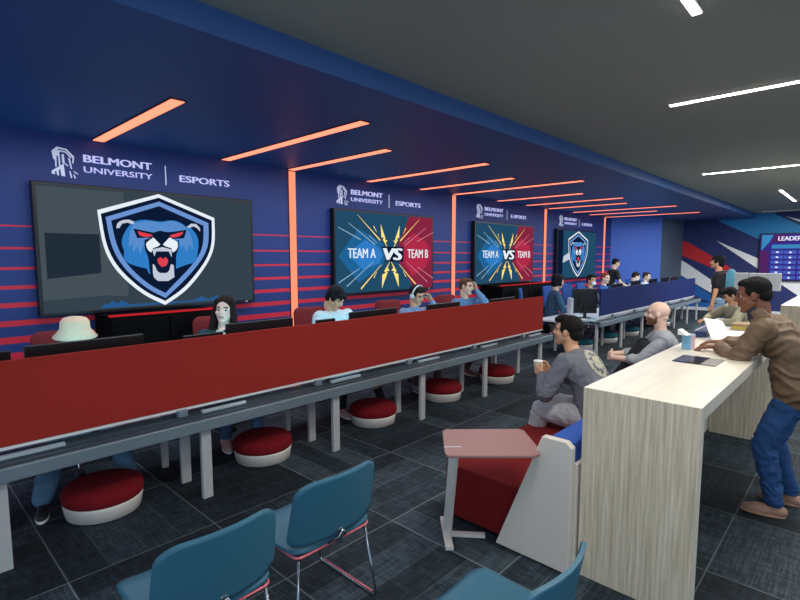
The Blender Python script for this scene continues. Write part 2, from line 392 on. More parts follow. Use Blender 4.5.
def figure(label, loc, yaw, s=1., pz=.56, py=0., lean=(8, 14), side=0., head=(0, 0, 0), hoff=(0, 0, 0),
           wr=((-.2, .38, .74), (.2, .38, .74)), ep=((-.6, -.2, -1), (.6, -.2, -1)), hd=((.1, 1, 0), (-.1, 1, 0)), hn=((0, 0, -1), (0, 0, -1)), curl=25,
           an=((-.13, .46, .09), (.13, .46, .09)), kp=((0, .6, 1), (0, .6, 1)), toe=((-.12, 1), (.12, 1)),
           skin='light', hair='crop', hairc='#1c1512', shirt='#888888', shirt2=None, sleeve='long', pants='#3d5c86', leg='long', baggy=1., shoe='#d8cfc8', sole='#eeeeee', loose=1.,
           voxel=.007, brow='#1c1512', shirtmat=None, pantmat=None, stubble=None, sock=None, hem=0., group=None, torso_k=1., leg_k=1., folds=.007):
    t = empty('person', label, 'person', loc, math.radians(yaw), group)
    ls, us = math.radians(lean[0]), math.radians(lean[1])
    P = V((0, py, pz)); sd = math.radians(side)
    d1 = V((math.sin(sd), math.sin(ls), math.cos(ls))).normalized(); d2 = V((math.sin(sd)*1.2, math.sin(us), math.cos(us))).normalized()
    W = P + d1 * .24 * s * torso_k; Nk = W + d2 * .27 * s * torso_k
    def basis(d):
        y = V((0, 1, 0)); y = (y - d*y.dot(d)).normalized(); x = y.cross(d)
        return Matrix((x, y, d)).transposed()
    B1, B2 = basis(d1), basis(d2)
    Rh = Rz(head[0]) @ Rx(-head[1]) @ Ry(head[2])
    hc = Nk + V((0, .035*s, .165*s)) + d2 * .015 * s + V(hoff)
    def hp(prims, k=1.):
        out = []
        for p in prims:
            if p[0] == 'c': out.append(('c', hc + Rh @ (V(p[1])*s), hc + Rh @ (V(p[2])*s), p[3]*s*k, p[4]*s*k))
            else: out.append(('e', hc + Rh @ (V(p[1])*s), tuple(x*s*k for x in p[2]), Rh))
        return out
    skn = mat('skin_' + skin, SKIN[skin], .5, bump=.05, bscale=300)
    skd = mat('lips_' + skin, {'tan': '#b06a5a', 'light': '#c0706a', 'pale': '#cc8a80', 'dark': '#5f3029'}[skin], .45)
    brw = mat('eyebrow_' + brow, brow, .8)
    stb = mat('stubble_' + (stubble or 'x'), stubble or '#888888', .7) if stubble else skn
    # limbs
    sh = [Nk - d2*.050*s + B2 @ V((k*.172*s, 0, 0)) for k in (-1, 1)]
    hj = [P + V((k*.088*s, 0, -.02*s)) for k in (-1, 1)]
    el, wrs, kn, ank = [], [], [], []
    for i in (0, 1):
        e, c = ik(sh[i], wr[i], .285*s, .255*s, ep[i]); el.append(e); wrs.append(c)
        k_, a_ = ik(hj[i], an[i], .43*s*leg_k, .42*s*leg_k, kp[i]); kn.append(k_); ank.append(a_)
    body = hp(head_prims())
    body += [('c', hc + Rh @ V((0, -.03*s, -.10*s)), Nk - d2*.01*s, .052*s, .060*s),
             ('e', W + d2*.13*s, (.135*s, .088*s, .17*s), B2), ('e', P + d1*.12*s, (.120*s, .090*s, .15*s), B1),
             ('c', hj[0], hj[1], .092*s, .092*s), ('c', Nk - d2*.035*s, sh[0], .045*s, .048*s), ('c', Nk - d2*.035*s, sh[1], .045*s, .048*s)]
    for i in (0, 1):
        body += [('c', sh[i], el[i], .046*s, .038*s), ('c', el[i], wrs[i], .038*s, .025*s)]
        body += hand_prims(wrs[i], hd[i], hn[i], (-1, 1)[i], s, curl)
        body += [('c', hj[i], kn[i], .070*s, .050*s), ('c', kn[i], kn[i].lerp(ank[i], .35) , .050*s, .050*s), ('c', kn[i].lerp(ank[i], .35), ank[i], .050*s, .033*s)]
        td = V((toe[i][0], toe[i][1], 0)).normalized()
        fz = ank[i].z - .055*s
        body += [('c', V((ank[i].x, ank[i].y, fz)) - td*.035*s, V((ank[i].x, ank[i].y, fz)) + td*.13*s, .026*s, .020*s)]
    Ri = Rh.transposed()
    def mf(c):
        q = (Ri @ (c - hc)) / s
        if q.length > .16: return 0
        if q.y > .072 and abs(q.x) < .024 and -.068 < q.z < -.046: return 1
        if q.y > .055 and .012 < abs(q.x) < .050 and .024 < q.z < .035: return 2
        if stubble and -.122 < q.z < -.040 + max(0, .02 - q.y)*1.2 and q.y > .0 + max(0, -.09 - q.z)*1.5 and not (abs(q.x) < .02 and q.z > -.072 and q.y > .09): return 3
        return 0
    bo = blob('body', body, [skn, skd, brw, stb], t, voxel, 2, mf)
    for k in (-1, 1):
        m = MB(); m.lathe([(.0001, -.0120), (.0072, -.0096), (.0110, -.005), (.0120, 0), (.0110, .005), (.0072, .0096), (.0001, .0120)], seg=12, smooth=True)
        m.mi = 1; m.lathe([(.0090, 0), (.0090, .0100), (.0072, .0122), (.0001, .0132)], seg=12)
        for v in m.bm.verts:
            v.co = hc + Rh @ ((V((k*.030, .0660, .004)) + V((v.co.x, v.co.z, v.co.y)) ) * s)
        m.build('eye', [mat('eye_white', '#b9b4ae', .3), mat('eye_iris', '#20140f', .2)], bo, True)
    if hair != 'bald':
        blob('hair', hp(HAIR[hair]), mat('hair_' + hairc, hairc, .75, bump=.8, bscale=70, var=.3, vscale=40, spec=.2), t, voxel, 2)
    # shirt
    k = loose * 1.05
    nd = (hc + Rh @ V((0, -.03*s, -.10*s)) - Nk).normalized()
    sp = [('e', W + d2*.12*s, (.158*s*k, .112*s*k, .185*s), B2), ('e', P + d1*.10*s, (.148*s*k, .116*s*k, .17*s), B1),
          ('c', P + V((-.07*s, 0, .02*s - hem)), P + V((.07*s, 0, .02*s - hem)), .108*s*k, .108*s*k),
          ('c', Nk - d2*.11*s + B2 @ V((-.070*s, 0, 0)), W + B2 @ V((-.055*s, 0, -.01)), .092*s*k, .100*s*k), ('c', Nk - d2*.11*s + B2 @ V((.070*s, 0, 0)), W + B2 @ V((.055*s, 0, -.01)), .092*s*k, .100*s*k),
          ('c', W + B1 @ V((-.055*s, 0, 0)), P + V((-.06*s, 0, .03*s - hem)), .100*s*k, .106*s*k), ('c', W + B1 @ V((.055*s, 0, 0)), P + V((.06*s, 0, .03*s - hem)), .100*s*k, .106*s*k),
          ('c', Nk - d2*.045*s, sh[0] - d2*.012*s, .058*s, .060*s*k), ('c', Nk - d2*.045*s, sh[1] - d2*.012*s, .058*s, .060*s*k)]
    sp += [('c', Nk - d2*.05*s, Nk - nd*.005*s, .068*s, .058*s)] if sleeve != 'jacket' else [('c', Nk - d2*.05*s, Nk + nd*.045*s, .078*s, .066*s)]
    if sleeve == 'jacket': sp += [('c', P + V((-.065*s, -.01*s, -.015*s)), P + V((.065*s, -.01*s, -.015*s)), .144*s, .144*s)]
    for i in (0, 1):
        if sleeve == 'short':
            sp += [('c', sh[i], sh[i].lerp(el[i], .62), .060*s*k, .058*s*k)]
        elif sleeve == 'mid':
            sp += [('c', sh[i], el[i], .060*s*k, .050*s*k), ('c', el[i], el[i].lerp(wrs[i], .35), .050*s*k, .047*s*k)]
        else:
            sp += [('c', sh[i], el[i], .061*s*k, .053*s*k), ('c', el[i], el[i].lerp(wrs[i], .88), .053*s*k, .038*s*k)]
    sm = shirtmat or mat('cloth_' + shirt, shirt, .85, bump=.5, bscale=22, var=.12, vscale=9)
    so = blob('jacket' if sleeve == 'jacket' else 'shirt', sp, sm, t, voxel, 4, None, folds)
    # trousers
    b = baggy
    pp = [('c', hj[0] + V((0, 0, .03*s)), hj[1] + V((0, 0, .03*s)), (.100 if sleeve == 'jacket' else .112)*s, (.100 if sleeve == 'jacket' else .112)*s)]
    for i in (0, 1):
        if leg == 'long': pp += [('c', hj[i], kn[i], .088*s*b, .066*s*b), ('c', kn[i], ank[i] + (kn[i]-ank[i])*.06, .065*s*b, .050*s*b)]
        else: pp += [('c', hj[i], kn[i] + (hj[i]-kn[i])*.08, .092*s*b, .080*s*b)]
    blob('trousers' if leg == 'long' else 'shorts', pp, pantmat or mat('cloth_' + pants, pants, .9, bump=.6, bscale=20, var=.18, vscale=12), t, voxel, 4, None, folds)
    for i in (0, 1):
        td = V((toe[i][0], toe[i][1], 0)).normalized(); a = V((ank[i].x, ank[i].y, ank[i].z - .052*s)); up = V((0, 0, 1)); rt = td.cross(up)
        sp = [('c', a - td*.040*s + up*.004, a + td*.10*s, .036*s, .034*s), ('c', a + td*.10*s, a + td*.155*s - up*.008*s, .036*s, .026*s), ('c', a + up*.01*s, a + up*.052*s, .038*s, .040*s),
              ('c', a + td*.06*s - up*.008*s, a + td*.13*s - up*.010*s, .040*s, .036*s)]
        so_ = blob('shoe', sp, mat('shoe_' + shoe, shoe, .6, var=.1), t, voxel, 2)
        m = MB(); R = Matrix((rt, td, up)).transposed()
        pl = []
        for j in range(20):
            an_ = 2*PI*j/20; yy = math.sin(an_); xx = math.cos(an_)
            pl.append((xx * (.040 + .006*yy)*s, (.058 + yy*.128)*s))
        o_ = a - up*.038*s
        m.prism(pl, o_, rt, td, .020*s, .004*s)
        m.build('sole', mat('sole_' + sole, sole, .5), so_)
        if sock:
            blob('sock', [('c', ank[i] - up*.01*s, ank[i] + (kn[i]-ank[i])*.35, .042*s, .047*s)], mat('sock_' + sock, sock, .9), t, voxel, 1)
    t['_'] = 0; del t['_']
    return t, dict(hc=hc, Rh=Rh, Nk=Nk, W=W, P=P, sh=sh, el=el, wr=wrs, s=s, d2=d2, B2=B2, body=bo, shirt=so, kn=kn, ank=ank, hp=hp)
# ---------------------------------------------------------------- the setting
CZ, GZ, WY, SY = 3.02, 3.17, 6.0, 2.72        # blue soffit height, grey ceiling height, tv wall, soffit edge
XF = 19.3                                     # mural wall
navy = mat('navy_paint', '#22306a', .6)
m = MB(); m.box((8.5, 1.0, -.05), (22, 17, .1)); fl = m.build('floor', carpet_material())
for v in fl.data.vertices: v.co.x -= 0
fl.data.transform(Matrix.Translation((-8.5 + .0, -8.5, 0))); fl.location = (8.5, 8.5, 0)
struct(fl, 'dark blue grey carpet of large planks laid at quarter turns')
m = MB(); m.box((8.9, 6.1, 1.58), (21.3, .2, 3.36)); o = m.build('wall_left', stripe_wall_material()); struct(o, 'navy wall with red stripes behind the screens')
m = MB(); m.box((8.9, (SY+WY)/2 + .05, CZ + .1), (21.3, WY - SY + .1, .2))
o = m.build('ceiling', mat('soffit_blue', '#2f5a98', .5, bump=.1, bscale=3)); struct(o, 'lowered dark blue ceiling above the gaming desks')
m = MB(); m.box((8.9, -2.4, GZ + .1), (21.3, 10.24, .2)); o = m.build('ceiling', mat('ceiling_grey', '#9aa198', .8, var=.05, vscale=1.5)); struct(o, 'flat grey ceiling over the front of the room')
# blue block projecting at the far end of the tv wall
m = MB(); bx0, by0 = 16.95, 4.75
m.prism([(16.1, 6.0), (17.08, 4.80), (XF, 4.75), (XF, 6.0)], (0, 0, 0), (1, 0, 0), (0, 1, 0), CZ)
m.bm.normal_update()
for f in m.bm.faces: f.material_index = 0 if sum(v.co.x for v in f.verts)/len(f.verts) < 17 else 1
bx0 = 17.1
o = m.build('wall_back', [mat('bright_blue_paint', '#3f68c4', .6), mat('slate_paint', '#4b5c70', .7)]); struct(o, 'bright blue block with slate grey side at the end of the striped wall')
# mural wall
m = MB(); m.box((XF + .1, -1.4, GZ/2), (.2, 15, GZ))
W_ = mat('mural_white', '#e9ecee', .6); R_ = mat('mural_red', '#c81f2c', .6); S_ = mat('mural_sky_blue', '#1f86c4', .6); B_ = mat('mural_mid_blue', '#1763ae', .6)
def mural(mi, pts, d):
    m.mi = mi; m.face([(XF - d, y*1.055, 1.8 + (z - 1.8)*1.055) for y, z in pts if True])
mural(2, [(3.62, 3.0), (3.52, 2.92), (2.53, 2.37), (1.0, 1.52), (-1.5, .2), (-1.5, 1.3), (1.52, 2.71), (2.1, 3.05), (2.1, 3.17), (2.55, 3.17), (2.72, 3.02)], .003)
mural(1, [(1.87, 2.98), (1.52, 2.86), (0.6, 2.45), (.6, 2.36), (1.52, 2.80)], .004)
mural(1, [(3.56, 2.31), (2.51, 1.79), (1.0, .95), (1.0, .35), (2.5, 1.50)], .004)
mural(3, [(4.75, 2.45), (4.32, 2.26), (3.56, 1.78), (2.2, .8), (2.2, .62), (3.55, 1.43), (4.29, 1.76), (4.75, 1.95)], .005)
mural(1, [(4.75, 1.85), (4.31, 1.57), (3.66, 1.10), (2.6, .35), (2.6, .05), (3.1, .28), (3.64, .68), (4.29, 1.08), (4.75, 1.35)], .004)
mural(4, [(4.75, 1.30), (4.14, .97), (3.73, .68), (3.1, .28), (3.1, .15), (3.6, .36), (4.12, .58), (4.75, .9)], .0045)
mural(1, [(1.95, 1.22), (1.41, 1.22), (.3, 1.25), (.3, .4), (1.41, .90)], .0045)
mural(4, [(4.75, .36), (3.0, .34), (3.0, .14), (4.75, .14)], .0045)
o = m.build('wall_right', [mat('navy_mural', '#182a66', .6), W_, S_, R_, B_]); struct(o, 'far wall mural of navy, white, red and sky blue shards')
for nm, bx in (('baseboard_back', ((XF - .02, 1.0, .05), (.04, 7.4, .11))), ('baseboard_left', (((bx0+XF)/2, by0 - .02, .05), (XF - bx0, .04, .11)))):
    m = MB(); m.box(*bx); o = m.build(nm, mat('white_trim', '#dfe4e8', .5)); struct(o, 'white skirting board below the ' + ('mural' if 'back' in nm else 'slate grey block'))

# ---------------------------------------------------------------- lights
orange = emission('orange_led', '#ff8266', 1.9)
orange_w = emission('orange_led_wall', '#ff9270', 1.08)
white_led = emission('white_led', '#fff6ee', 14.)
chan = mat('light_channel', '#2a1f2a', .6)
strips = [(1.73, 3.99), (3.15, 3.39), (4.13, 4.06), (5.61, 3.71), (6.90, 4.09), (7.90, 3.41), (9.46, 4.09), (10.72, 3.78), (11.82, 4.08), (13.25, 3.43), (14.35, 4.17), (15.55, 3.45)]
ordn = ['nearest the camera', 'second nearest', 'third nearest', 'fourth nearest', 'fifth nearest', 'sixth nearest', 'seventh nearest', 'eighth nearest', 'ninth nearest', 'tenth nearest', 'second farthest', 'farthest']
for i, (x, y0) in enumerate(strips):
    t = empty('strip_light', f'orange light strip set in the blue ceiling, {ordn[i]} of the twelve', 'light', (x, (y0 + 5.98)/2, CZ), 0, 'orange strips across the blue ceiling')
    L = 5.98 - y0
    m = MB(); m.box((0, 0, -.004), (.135, L, .008)); m.build('channel', chan, t)
    m = MB(); m.box((0, 0, -.010), (.105, L - .02, .006)); m.build('diffuser', orange, t)
for x, w_ in ((4.147, 'between the first and second screens'), (7.90, 'between the second and third screens'), (11.69, 'between the third and fourth screens'), (15.53, 'beyond the farthest screen')):
    t = empty('wall_light', 'tall orange light strip on the navy wall ' + w_, 'light', (x, WY, 1.5), 0, 'upright orange strips on the striped wall')
    m = MB(); m.box((0, -.004, 0), (.13, .008, 3.0)); m.build('channel', chan, t)
    m = MB(); m.box((0, -.012, 0), (.105, .010, 2.99)); m.build('diffuser', orange_w, t)
dim_led = emission('dim_led', '#b8b6ac', .55)
def white_strip(x0, y0, x1, y1, lab):
    cx, cy = (x0+x1)/2, (y0+y1)/2
    t = empty('ceiling_light', lab, 'light', (cx, cy, GZ), 0, 'white light strips in the grey ceiling')
    sx, sy = max(abs(x1-x0), .045), max(abs(y1-y0), .045)
    m = MB(); m.box((0, 0, -.003), (sx + .02, sy + .02, .006)); m.build('channel', mat('channel_grey', '#9a9c9a', .5), t)
    m = MB(); m.box((0, 0, -.008), (sx, sy, .006)); m.build('diffuser', dim_led if 'faint' in lab else white_led, t)
white_strip(1.3, .80, 3.29, .80, 'short white ceiling strip pointing along the room, cut by the top edge')
white_strip(5.07, 1.41, 5.07, -2.4, 'long white ceiling strip crossing the right side, the nearest one')
white_strip(9.57, 2.11, 9.57, -1.6, 'long white ceiling strip crossing the right side, second from the camera')
white_strip(12.92, 1.43, 15.7, 1.43, 'short white ceiling strip pointing along the room above the scoreboard')
white_strip(18.6, 2.46, 18.6, -1.5, 'faint white ceiling strip close to the mural wall')
white_strip(0.6, -.6, 0.6, -4.0, 'unseen white ceiling strip added above and behind the camera')  # unseen strip added to brighten the counter
white_strip(6.0, -2.8, 9.0, -2.8, 'unseen white ceiling strip added at the far right out of view')  # another unseen strip added for light from the right
def area(name, loc, rot, sx, sy, p, col):
    l = bpy.data.lights.new(name, 'AREA'); l.shape = 'RECTANGLE'; l.size = sx; l.size_y = sy; l.energy = p; l.color = col
    o = bpy.data.objects.new(name, l); C.objects.link(o); o.location = loc; o.rotation_euler = rot; return o
# unseen area lights added near the white strips and under the blue ceiling
area('fill_light', (5.0, -.4, GZ - .03), (0, 0, 0), .8, 3.4, 70, (1, .95, .88))
area('fill_light', (9.6, .4, GZ - .03), (0, 0, 0), .8, 3.4, 90, (1, .96, .90))
area('fill_light', (15.3, .8, GZ - .03), (0, 0, 0), 4, 1.5, 300, (1, .97, .93))  # strong fill added to brighten the mural end
area('fill_light', (2.2, .80, GZ - .03), (0, 0, 0), 1.8, .5, 40, (1, .96, .90))
area('fill_light', (-.5, -2.5, GZ - .03), (0, 0, 0), 2.5, 2.5, 60, (.90, .96, 1))
area('fill_light', (12.5, 4.2, CZ - .05), (0, 0, 0), 7, .8, 75, (.75, .88, 1))  # cool fill added over the far desks, not a fitted lamp
area('fill_light', (4.5, 4.75, CZ - .05), (0, 0, 0), 8, .5, 80, (.78, .90, 1))  # cool fill added over the near desks and striped wall
w = bpy.data.worlds.new('world'); sc.world = w; w.use_nodes = True
w.node_tree.nodes['Background'].inputs[0].default_value = (.62, .80, 1, 1)
w.node_tree.nodes['Background'].inputs[1].default_value = 1.05

# ---------------------------------------------------------------- screens with their pictures
BEAR = {
  'W0': [(0.232, 0.813), (0.501, 0.979), (0.78, 0.805), (0.78, 0.584), (0.753, 0.436), (0.685, 0.273), (0.609, 0.133), (0.509, 0.029), (0.416, 0.117), (0.331, 0.257), (0.276, 0.389), (0.244, 0.548)],
  'N0': [(0.245, 0.786), (0.5, 0.949), (0.765, 0.782), (0.763, 0.584), (0.737, 0.445), (0.675, 0.3), (0.599, 0.161), (0.51, 0.064), (0.426, 0.141), (0.345, 0.273), (0.289, 0.405), (0.258, 0.556)],
  'B0': [(0.264, 0.762), (0.501, 0.916), (0.746, 0.756), (0.745, 0.583), (0.721, 0.464), (0.66, 0.328), (0.585, 0.198), (0.511, 0.09), (0.436, 0.166), (0.358, 0.292), (0.306, 0.421), (0.277, 0.562)],
  'N1': [(0.286, 0.737), (0.5, 0.878), (0.719, 0.73), (0.716, 0.578), (0.695, 0.472), (0.639, 0.347), (0.571, 0.234), (0.512, 0.133), (0.446, 0.199), (0.376, 0.313), (0.328, 0.429), (0.299, 0.563)],
  'H0': [(0.375, 0.732), (0.415, 0.756), (0.451, 0.756), (0.502, 0.744), (0.555, 0.765), (0.594, 0.755), (0.628, 0.711), (0.653, 0.704), (0.683, 0.643), (0.691, 0.563), (0.678, 0.445), (0.669, 0.397), (0.625, 0.379), (0.584, 0.352), (0.559, 0.335), (0.439, 0.302), (0.429, 0.349), (0.395, 0.362), (0.344, 0.396), (0.328, 0.445), (0.336, 0.486), (0.323, 0.551), (0.331, 0.616), (0.352, 0.682)],
  'F0': [(0.383, 0.725), (0.451, 0.752), (0.501, 0.735), (0.555, 0.762), (0.613, 0.736), (0.637, 0.685), (0.656, 0.615), (0.659, 0.508), (0.639, 0.561), (0.625, 0.486), (0.611, 0.551), (0.598, 0.525), (0.59, 0.594), (0.503, 0.616), (0.428, 0.579), (0.403, 0.47), (0.393, 0.536), (0.374, 0.483), (0.37, 0.552), (0.354, 0.519), (0.359, 0.642)],
  'E0': [(0.305, 0.678), (0.31, 0.719), (0.332, 0.745), (0.362, 0.751), (0.384, 0.736), (0.38, 0.713), (0.353, 0.726), (0.331, 0.716), (0.318, 0.679)],
  'E1': [(0.631, 0.711), (0.654, 0.743), (0.68, 0.742), (0.7, 0.707), (0.699, 0.675), (0.684, 0.706), (0.664, 0.719), (0.643, 0.703)],
  'D0': [(0.378, 0.68), (0.467, 0.652), (0.5, 0.671), (0.537, 0.656), (0.63, 0.688), (0.615, 0.61), (0.551, 0.601), (0.569, 0.573), (0.588, 0.594), (0.584, 0.507), (0.572, 0.472), (0.568, 0.331), (0.556, 0.235), (0.522, 0.22), (0.474, 0.228), (0.447, 0.259), (0.442, 0.335), (0.439, 0.454), (0.424, 0.504), (0.425, 0.587), (0.456, 0.609), (0.393, 0.602)],
  'R0': [(0.396, 0.659), (0.457, 0.636), (0.464, 0.621), (0.429, 0.611), (0.403, 0.626)],
  'R1': [(0.545, 0.634), (0.613, 0.669), (0.607, 0.643), (0.58, 0.618), (0.551, 0.614)],
  'M0': [(0.43, 0.563), (0.466, 0.611), (0.497, 0.553), (0.487, 0.536), (0.463, 0.521), (0.453, 0.484), (0.44, 0.499), (0.432, 0.534)],
  'M1': [(0.581, 0.577), (0.543, 0.615), (0.509, 0.553), (0.52, 0.537), (0.549, 0.523), (0.555, 0.485), (0.573, 0.503), (0.582, 0.538)],
  'T0': [(0.458, 0.51), (0.506, 0.531), (0.55, 0.511), (0.549, 0.442), (0.536, 0.494), (0.476, 0.493), (0.466, 0.45)],
  'G0': [(0.479, 0.425), (0.494, 0.445), (0.506, 0.428), (0.52, 0.445), (0.534, 0.416), (0.521, 0.371), (0.501, 0.359), (0.483, 0.385)],
  'J0': [(0.457, 0.386), (0.467, 0.377), (0.475, 0.326), (0.49, 0.308), (0.519, 0.307), (0.534, 0.324), (0.543, 0.384), (0.557, 0.375), (0.558, 0.27), (0.527, 0.237), (0.479, 0.24), (0.455, 0.275)],
  'J1': [(0.478, 0.355), (0.486, 0.331), (0.52, 0.329), (0.533, 0.353), (0.526, 0.312), (0.486, 0.313)],
}

def poly_area(p): return sum(p[i][0]*p[(i+1) % len(p)][1] - p[(i+1) % len(p)][0]*p[i][1] for i in range(len(p)))/2
TW, TH = 2.34, 1.325
SC = dict(
 shade=emission('screen_shade', '#222e3b', .85),
 dark=emission('screen_dark_slate', '#36444f', .85), navy=emission('screen_navy', '#0d1c38', .8), white=emission('screen_white', '#e4ecf4', .95),
 ring=emission('screen_periwinkle', '#6f98d8', .85), blue=emission('screen_blue', '#3181cc', .85), fur=emission('screen_fur', '#5b90d2', .85),
 red=emission('screen_red', '#e0404e', .9), grey=emission('screen_grey', '#c3cbdc', .9), glow=emission('screen_glow', '#2a5f98', .8),
 teal=emission('screen_teal', '#24506e', .8), mid=emission('screen_mid_blue', '#22699f', .8), crim=emission('screen_crimson', '#8f2846', .8), rose=emission('screen_rose', '#b52c4c', .85),
 yellow=emission('screen_yellow', '#ffdf7a', 1.), line=emission('screen_line', '#9fc4dc', .8), pline=emission('screen_pink_line', '#e08a9a', .8), grn=emission('screen_pale_reflection', '#47535a', .85))
SK = list(SC)
def tv(x0, x1, label, kind):
    t = empty('wall_screen', label, 'screen', ((x0+x1)/2, WY, 1.8725), 0, 'large flat screens on the striped wall')
    w_, h_ = x1 - x0, TH
    m = MB(); m.box((0, -.05, 0), (w_, .10, h_), bev=.006); m.box((0, -.004, 0), (w_*.6, .02, h_*.6)); m.build('casing', mat('black_plastic', '#0b0d12', .35), t)
    bz = .032
    iw, ih = w_ - 2*bz, h_ - 2*bz
    m = MB()
    def P(mi, pts, d):
        m.mi = SK.index(mi); m.face([((u - .5)*iw, -.1012 - d*.0006, (v - .5)*ih) for u, v in pts])
    def PB(mi, pts, d):
        for _ in range(2):
            out = []; n_ = len(pts)
            for i in range(n_):
                a, b, c = V(pts[i-1]), V(pts[i]), V(pts[(i+1) % n_])
                e1, e2 = b - a, c - b
                if e1.length > 0 and e2.length > 0 and e1.angle(e2) < math.radians(42): out += [tuple(b.lerp(a, .25)), tuple(b.lerp(c, .25))]
                else: out.append(tuple(b))
            pts = out
        m.mi = SK.index(mi); m.face([((u - .5)*2.33, -.1012 - d*.0006, (v - .5)*TH) for u, v in pts])
    if kind == 'bear':
        P('dark', [(0, 0), (1, 0), (1, 1), (0, 1)], 0)
        P('grn', [(0, .10), (.25, .12), (.34, .10), (.34, .99), (0, .99)], .3); P('shade', [(.02, .27), (.23, .31), (.23, .63), (.02, .63)], .6)  # room reflections painted into the picture: paler field and dark rectangle
        P('glow', [(.22, .012), (.86, .02), (.86, .035), (.22, .03)], 1)
        for c_ in (.27, .31, .70, .78, .83):
            P('glow', [(c_-.05, .02), (c_+.05, .02), (c_+.03, .04), (c_+.01, .055), (c_, .075), (c_-.015, .045), (c_-.03, .05)], 1.2)
        lay = [('W0', 'white'), ('N0', 'navy'), ('B0', 'ring'), ('N1', 'navy'), ('H0', 'blue'), ('F0', 'fur'), ('E0', 'grey'), ('E1', 'grey'), ('D0', 'navy'), ('R0', 'red'), ('R1', 'red'), ('M0', 'white'), ('M1', 'white'), ('T0', 'grey'), ('G0', 'red'), ('J0', 'grey'), ('J1', 'navy')]
        for i, (k_, c_) in enumerate(lay): PB(c_, BEAR[k_], 2 + i)
    elif kind == 'bear_far':
        P('navy', [(0, 0), (1, 0), (1, 1), (0, 1)], 0); P('teal', [(.12, 0), (1, 0), (1, 1), (.12, 1)], 1)
        P('grey', [(.12, .32), (.30, .40), (.30, .56), (.14, .46)], 2)
        lay = [('W0', 'white'), ('N0', 'navy'), ('B0', 'ring'), ('N1', 'navy'), ('H0', 'blue'), ('F0', 'fur'), ('E0', 'grey'), ('E1', 'grey'), ('D0', 'navy'), ('R0', 'red'), ('R1', 'red'), ('M0', 'white'), ('M1', 'white'), ('T0', 'grey'), ('G0', 'red'), ('J0', 'grey'), ('J1', 'navy')]
        for i, (k_, c_) in enumerate(lay): PB(c_, BEAR[k_], 3 + i)
    else:
        P('teal', [(0, 0), (1, 0), (1, 1), (0, 1)], 0)
        P('mid', [(.02, .45), (.20, .80), (.44, .62), (.47, .5), (.44, .34), (.20, .12)], 1)
        P('blue', [(.10, .48), (.26, .66), (.40, .56), (.44, .48), (.40, .36), (.24, .28)], 2)
        P('crim', [(.58, .55), (.72, 1), (1, 1), (1, 0), (.78, 0), (.60, .40)], 1)
        P('rose', [(.60, .48), (.76, .78), (.92, .66), (.99, .5), (.92, .30), (.76, .18)], 2)
        def ln(c_, a, b, w0, w1, d=3):
            dx, dy = (b[0]-a[0])*iw, (b[1]-a[1])*ih; L = math.hypot(dx, dy); nx, ny = -dy/L/iw, dx/L/ih
            P(c_, [(a[0]-nx*w0, a[1]-ny*w0), (b[0]-nx*w1, b[1]-ny*w1), (b[0]+nx*w1, b[1]+ny*w1), (a[0]+nx*w0, a[1]+ny*w0)], d)
        for s_ in (0, 1):
            f = (lambda u: u) if s_ == 0 else (lambda u: 1.0 + .03 - u)
            cl = 'line' if s_ == 0 else 'pline'
            ln('yellow', (f(.19), .97), (f(.41), .66), .002, .011); ln(cl, (f(.02), .80), (f(.22), .66), .005, .008); ln(cl, (f(.11), .86), (f(.36), .60), .004, .008)
            ln('yellow', (f(.22), .04), (f(.42), .34), .012, .004); ln(cl, (f(.02), .13), (f(.21), .30), .008, .005); ln(cl, (f(.09), .08), (f(.34), .38), .008, .004)
            ln(cl, (f(.30), .72), (f(.38), .62), .006, .004); ln('yellow', (f(.345), .17), (f(.375), .25), .008, .003); ln('yellow', (f(.345), .84), (f(.375), .76), .008, .003)
            bolt = [(u_ - .01, v_) for u_, v_ in [(.425, .87), (.475, .68), (.465, .665), (.495, .66), (.475, .63), (.500, .545), (.445, .675), (.462, .69), (.432, .70)]]
            P('yellow', [(f(u), v) for u, v in bolt], 4)
            P('yellow', [(f(u + .0), 1 - v) for u, v in [(.425, .97), (.485, .76), (.47, .745), (.505, .74), (.485, .70), (.515, .60), (.45, .745), (.468, .765), (.43, .79)]], 4)
        def tx(txt, c_, u0, u1, v0, v1, d, **k):
            m.mi = SK.index(c_)
            for p in text_polys(txt, **k): m.face([((u0 + (u1-u0)*x - .5)*iw, -.1012 - d*.0006, (v0 + (v1-v0)*y - .5)*ih) for x, y in p])
        tx('TEAM A', 'white', .10, .365, .43, .55, 6, bold=.02); tx('TEAM B', 'white', .70, .945, .43, .55, 6, bold=.02)
        P('navy', [(.42, .58), (.66, .58), (.655, .38), (.47, .38)], 5)
        tx('VS', 'white', .435, .645, .40, .56, 7, bold=.05, shear=.12)
    m.build('screen', [SC[k_] for k_ in SK], t)
    m = MB(); m.box((w_/2 - .12, -.1015, -h_/2 + .016), (.03, .002, .008)); m.build('power_light', emission('standby', '#d8e8ff', .8), t)
    return t
tv(1.11, 3.46, 'large screen showing a blue bear shield, the nearest on the striped wall', 'bear')
tv(4.82, 7.17, 'large blue and red TEAM A VS TEAM B screen, the nearer of the two', 'vs')
tv(8.50, 10.94, 'large blue and red TEAM A VS TEAM B screen, the farther of the two', 'vs')
tv(12.20, 14.72, 'large screen showing a blue bear shield, the farthest along the wall', 'bear_far')

